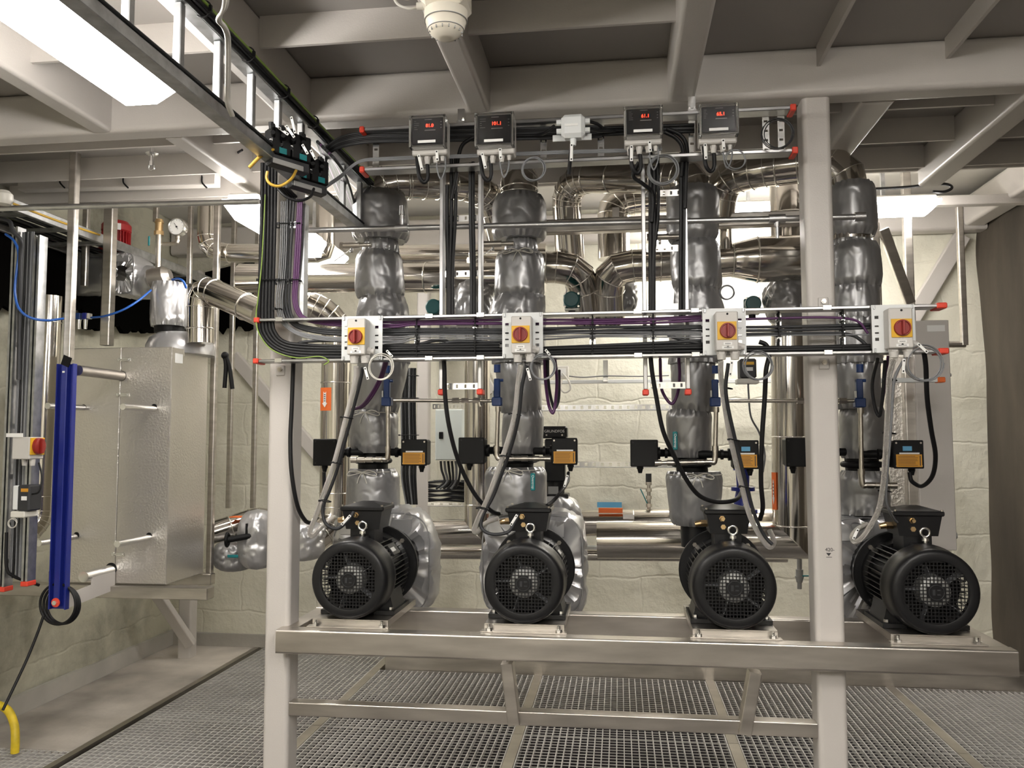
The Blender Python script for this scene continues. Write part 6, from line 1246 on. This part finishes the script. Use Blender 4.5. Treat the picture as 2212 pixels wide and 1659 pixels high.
# small circulation pump with its name
c = at(1200, 1078, 3.75); t = thing('circulation_pump', 'small black circulation pump with white lettering behind the second column', 'pump', tuple(c)); z = lambda y: at(1200, y, 3.75).z
a, b_ = at(1171, 945, 3.75), at(1226, 921, 3.75)
MB().box(a.x, b_.x, 3.70, 3.80, z(947), z(921), .008).build('control_head', 'black_paint', t); text('printed_name', 'GRUNDFOS', (c.x, 3.699, z(932)), .017, 'paper', t)
for s in (-1, 1): MB().cyl((c.x + s * .035, 3.699, z(940)), (c.x + s * .035, 3.695, z(940)), .004, seg=8).build('screw', 'nickel', t)
MB().box(c.x - .045, c.x + .045, 3.71, 3.80, z(1040), z(948), .006).build('motor_body', 'black_paint', t); b = MB(); b.cyl((c.x, 3.76, z(1078)), (c.x, 3.76, z(1041)), .04, seg=24); b.box(c.x - .055, c.x + .06, 3.70, 3.82, z(1080), z(1066), .003); b.build('pump_head', 'black_paint', t); MB().pxbox(1184, 1051, 1206, 1069, 3.712, .002).build('rating_label', 'print_grey', t)
# blue pump right of third column
c = at(1606, 1108, 3.7); t = thing('blue_valve', 'blue cast valve behind the third motor', 'valve', tuple(c)); z = lambda y: at(1606, y, 3.7).z
b = MB(); b.cyl((c.x, 3.7, z(1100)), (c.x, 3.7, z(1060)), .045, .03, 20); b.cyl((c.x, 3.7, z(1060)), (c.x, 3.7, z(1052)), .05, seg=20); b.cyl((c.x, 3.7, z(1052)), (c.x, 3.7, z(1016)), .026, .03, 20); b.cyl((c.x, 3.7, z(1016)), (c.x, 3.7, z(1008)), .04, seg=20); b.build('body', 'blue_paint', t); MB().cyl((c.x, 3.7, z(1108)), (c.x, 3.7, z(1100.5)), .06, seg=20).build('flange', 'blue_paint', t)
# grey valve box with yellow sticker
a, b_ = at(1599, 817, 3.5), at(1634, 774, 3.5); t = thing('valve_positioner', 'dark grey valve box with yellow sticker right of the third column', 'valve', ((a.x + b_.x) / 2, 3.5, a.z)); MB().box(a.x, b_.x, 3.5, 3.58, a.z, b_.z, .006).build('cover', 'cable_dark', t); MB().box(a.x + .01, b_.x - .01, 3.4985, 3.4998, b_.z - .026, b_.z - .014).build('warning_sticker', 'yellow', t); MB().box(a.x + .02, b_.x - .015, 3.4985, 3.4998, a.z + .03, a.z + .045).build('name_strip', 'paper', t); MB().box(a.x - .012, b_.x + .01, 3.5, 3.57, a.z - .022, a.z - .001, .003).build('manifold', 'white_plastic', t)
cable([(1616, 824, 3.52), (1617, 850, 3.52), (1622, 900, 3.55), (1640, 935, 3.6), (1652, 980, 3.62), (1648, 1020, 3.62)], .004, 'cable_grey', 'thin grey wire hanging under the grey valve box')
# nickel sensor stub and sensor with red light on the low pipe
c = at(1402, 1103, 4.62); z = lambda y: at(1402, y, 4.62).z; t = thing('pressure_sensor', 'small sensor on a nickel stub standing on the low pipe', 'sensor', tuple(c)); b = MB(); b.cyl(c, V(c.x, c.y, z(1042)), .010, seg=12)
for y in (1095, 1078, 1062, 1048): b.cyl(V(c.x, c.y, z(y)), V(c.x, c.y, z(y - 7)), .0165, seg=6)
b.build('stub', 'nickel', t); MB().cyl(V(c.x, c.y, z(1041)), V(c.x, c.y, z(1023)), .016, seg=16).build('head', 'print_black', t); MB().bar(V(c.x - .01, c.y - .01, z(1087)), V(c.x - .045, c.y - .01, z(1056)), .006, .003).build('lever', 'teal', t)
c = at(1362, 1133, 4.54); t = thing('level_sensor', 'small sensor with glowing red light on the low pipe', 'sensor', tuple(c - V(0, 0, .015))); MB().cyl(c, c + V(0, .04, 0), .013, seg=16).build('body', 'nickel', t); MB().ball(c + V(0, -.002, -.002), .006).build('red_light', 'led_red', t); MB().cyl(c - V(.012, 0, 0) + V(0, .01, 0), c - V(.065, 0, 0) + V(0, .01, 0), .008, seg=10).build('plug', 'black_plastic', t)
cable([(1337, 1130, 4.54), (1324, 1137, 4.54), (1322, 1152, 4.6), (1330, 1172, 4.65), (1345, 1187, 4.68)], .004, DK, 'thin cable from the red lit sensor to the strut below')
coil(1328, 1188, 4.66, 5, 'small wire loop on the low strut, left one', DK, 2); coil(1388, 1186, 4.66, 5, 'small wire loop on the low strut, right one', DK, 2)
o = MB().pxbox(1290, 1085, 1343, 1096, 5.53, .004); o.build('masking_tape', 'blue_tape', label='strip of blue masking tape on the cream wall', cat='tape')
c = at(1727, 1230, 4.3); b = MB(); b.cyl(c, at(1727, 1245, 4.3), .018, seg=12); b.cyl(at(1727, 1245, 4.3), at(1727, 1258, 4.3), .022, .014, 12); b.cyl(at(1727, 1258, 4.3), at(1727, 1272, 4.3), .011, seg=10); b.cyl(at(1727, 1203, 4.3), c, .012); b.build('drain_valve', 'print_grey', label='small drain valve under the pipe left of the right white post', cat='valve')
MB().bar(at(1733, 1244, 4.29), at(1765, 1244, 4.29), .008, .006).build('valve_lever', 'teal', label='teal lever of the drain valve', cat='lever')
# pencil marks on the right post, held in a tiny thing
q = at(1793, 1192, 2.813); t = thing('pencil_mark', 'handwritten level mark on the right white post', 'marking', tuple(q)); text('writing', '420-', (q.x, 2.8145, q.z + .006), .016, 'print_black', t); b = MB(); b.prism([V(q.x - .012, 2.8142, q.z - .004), V(q.x + .004, 2.8142, q.z - .004), V(q.x - .004, 2.8142, q.z - .014)], V(0, .0006, 0)); b.box(q.x - .012, q.x + .006, 2.8142, 2.8148, q.z - .018, q.z - .0165); b.build('triangle', 'print_black', t)
# three black hooks on the hanging tube
for x, n in ((130, 'left'), (267, 'middle'), (437, 'right')): MB().tube([at(x, 374, 3.73), at(x - 1, 392, 3.71), at(x + 4, 400, 3.71), at(x + 10, 406, 3.71)], .004, 8).build('wire_hook', 'black_plastic', label='black wire hook on the hanging white tube, %s' % n, cat='hook')
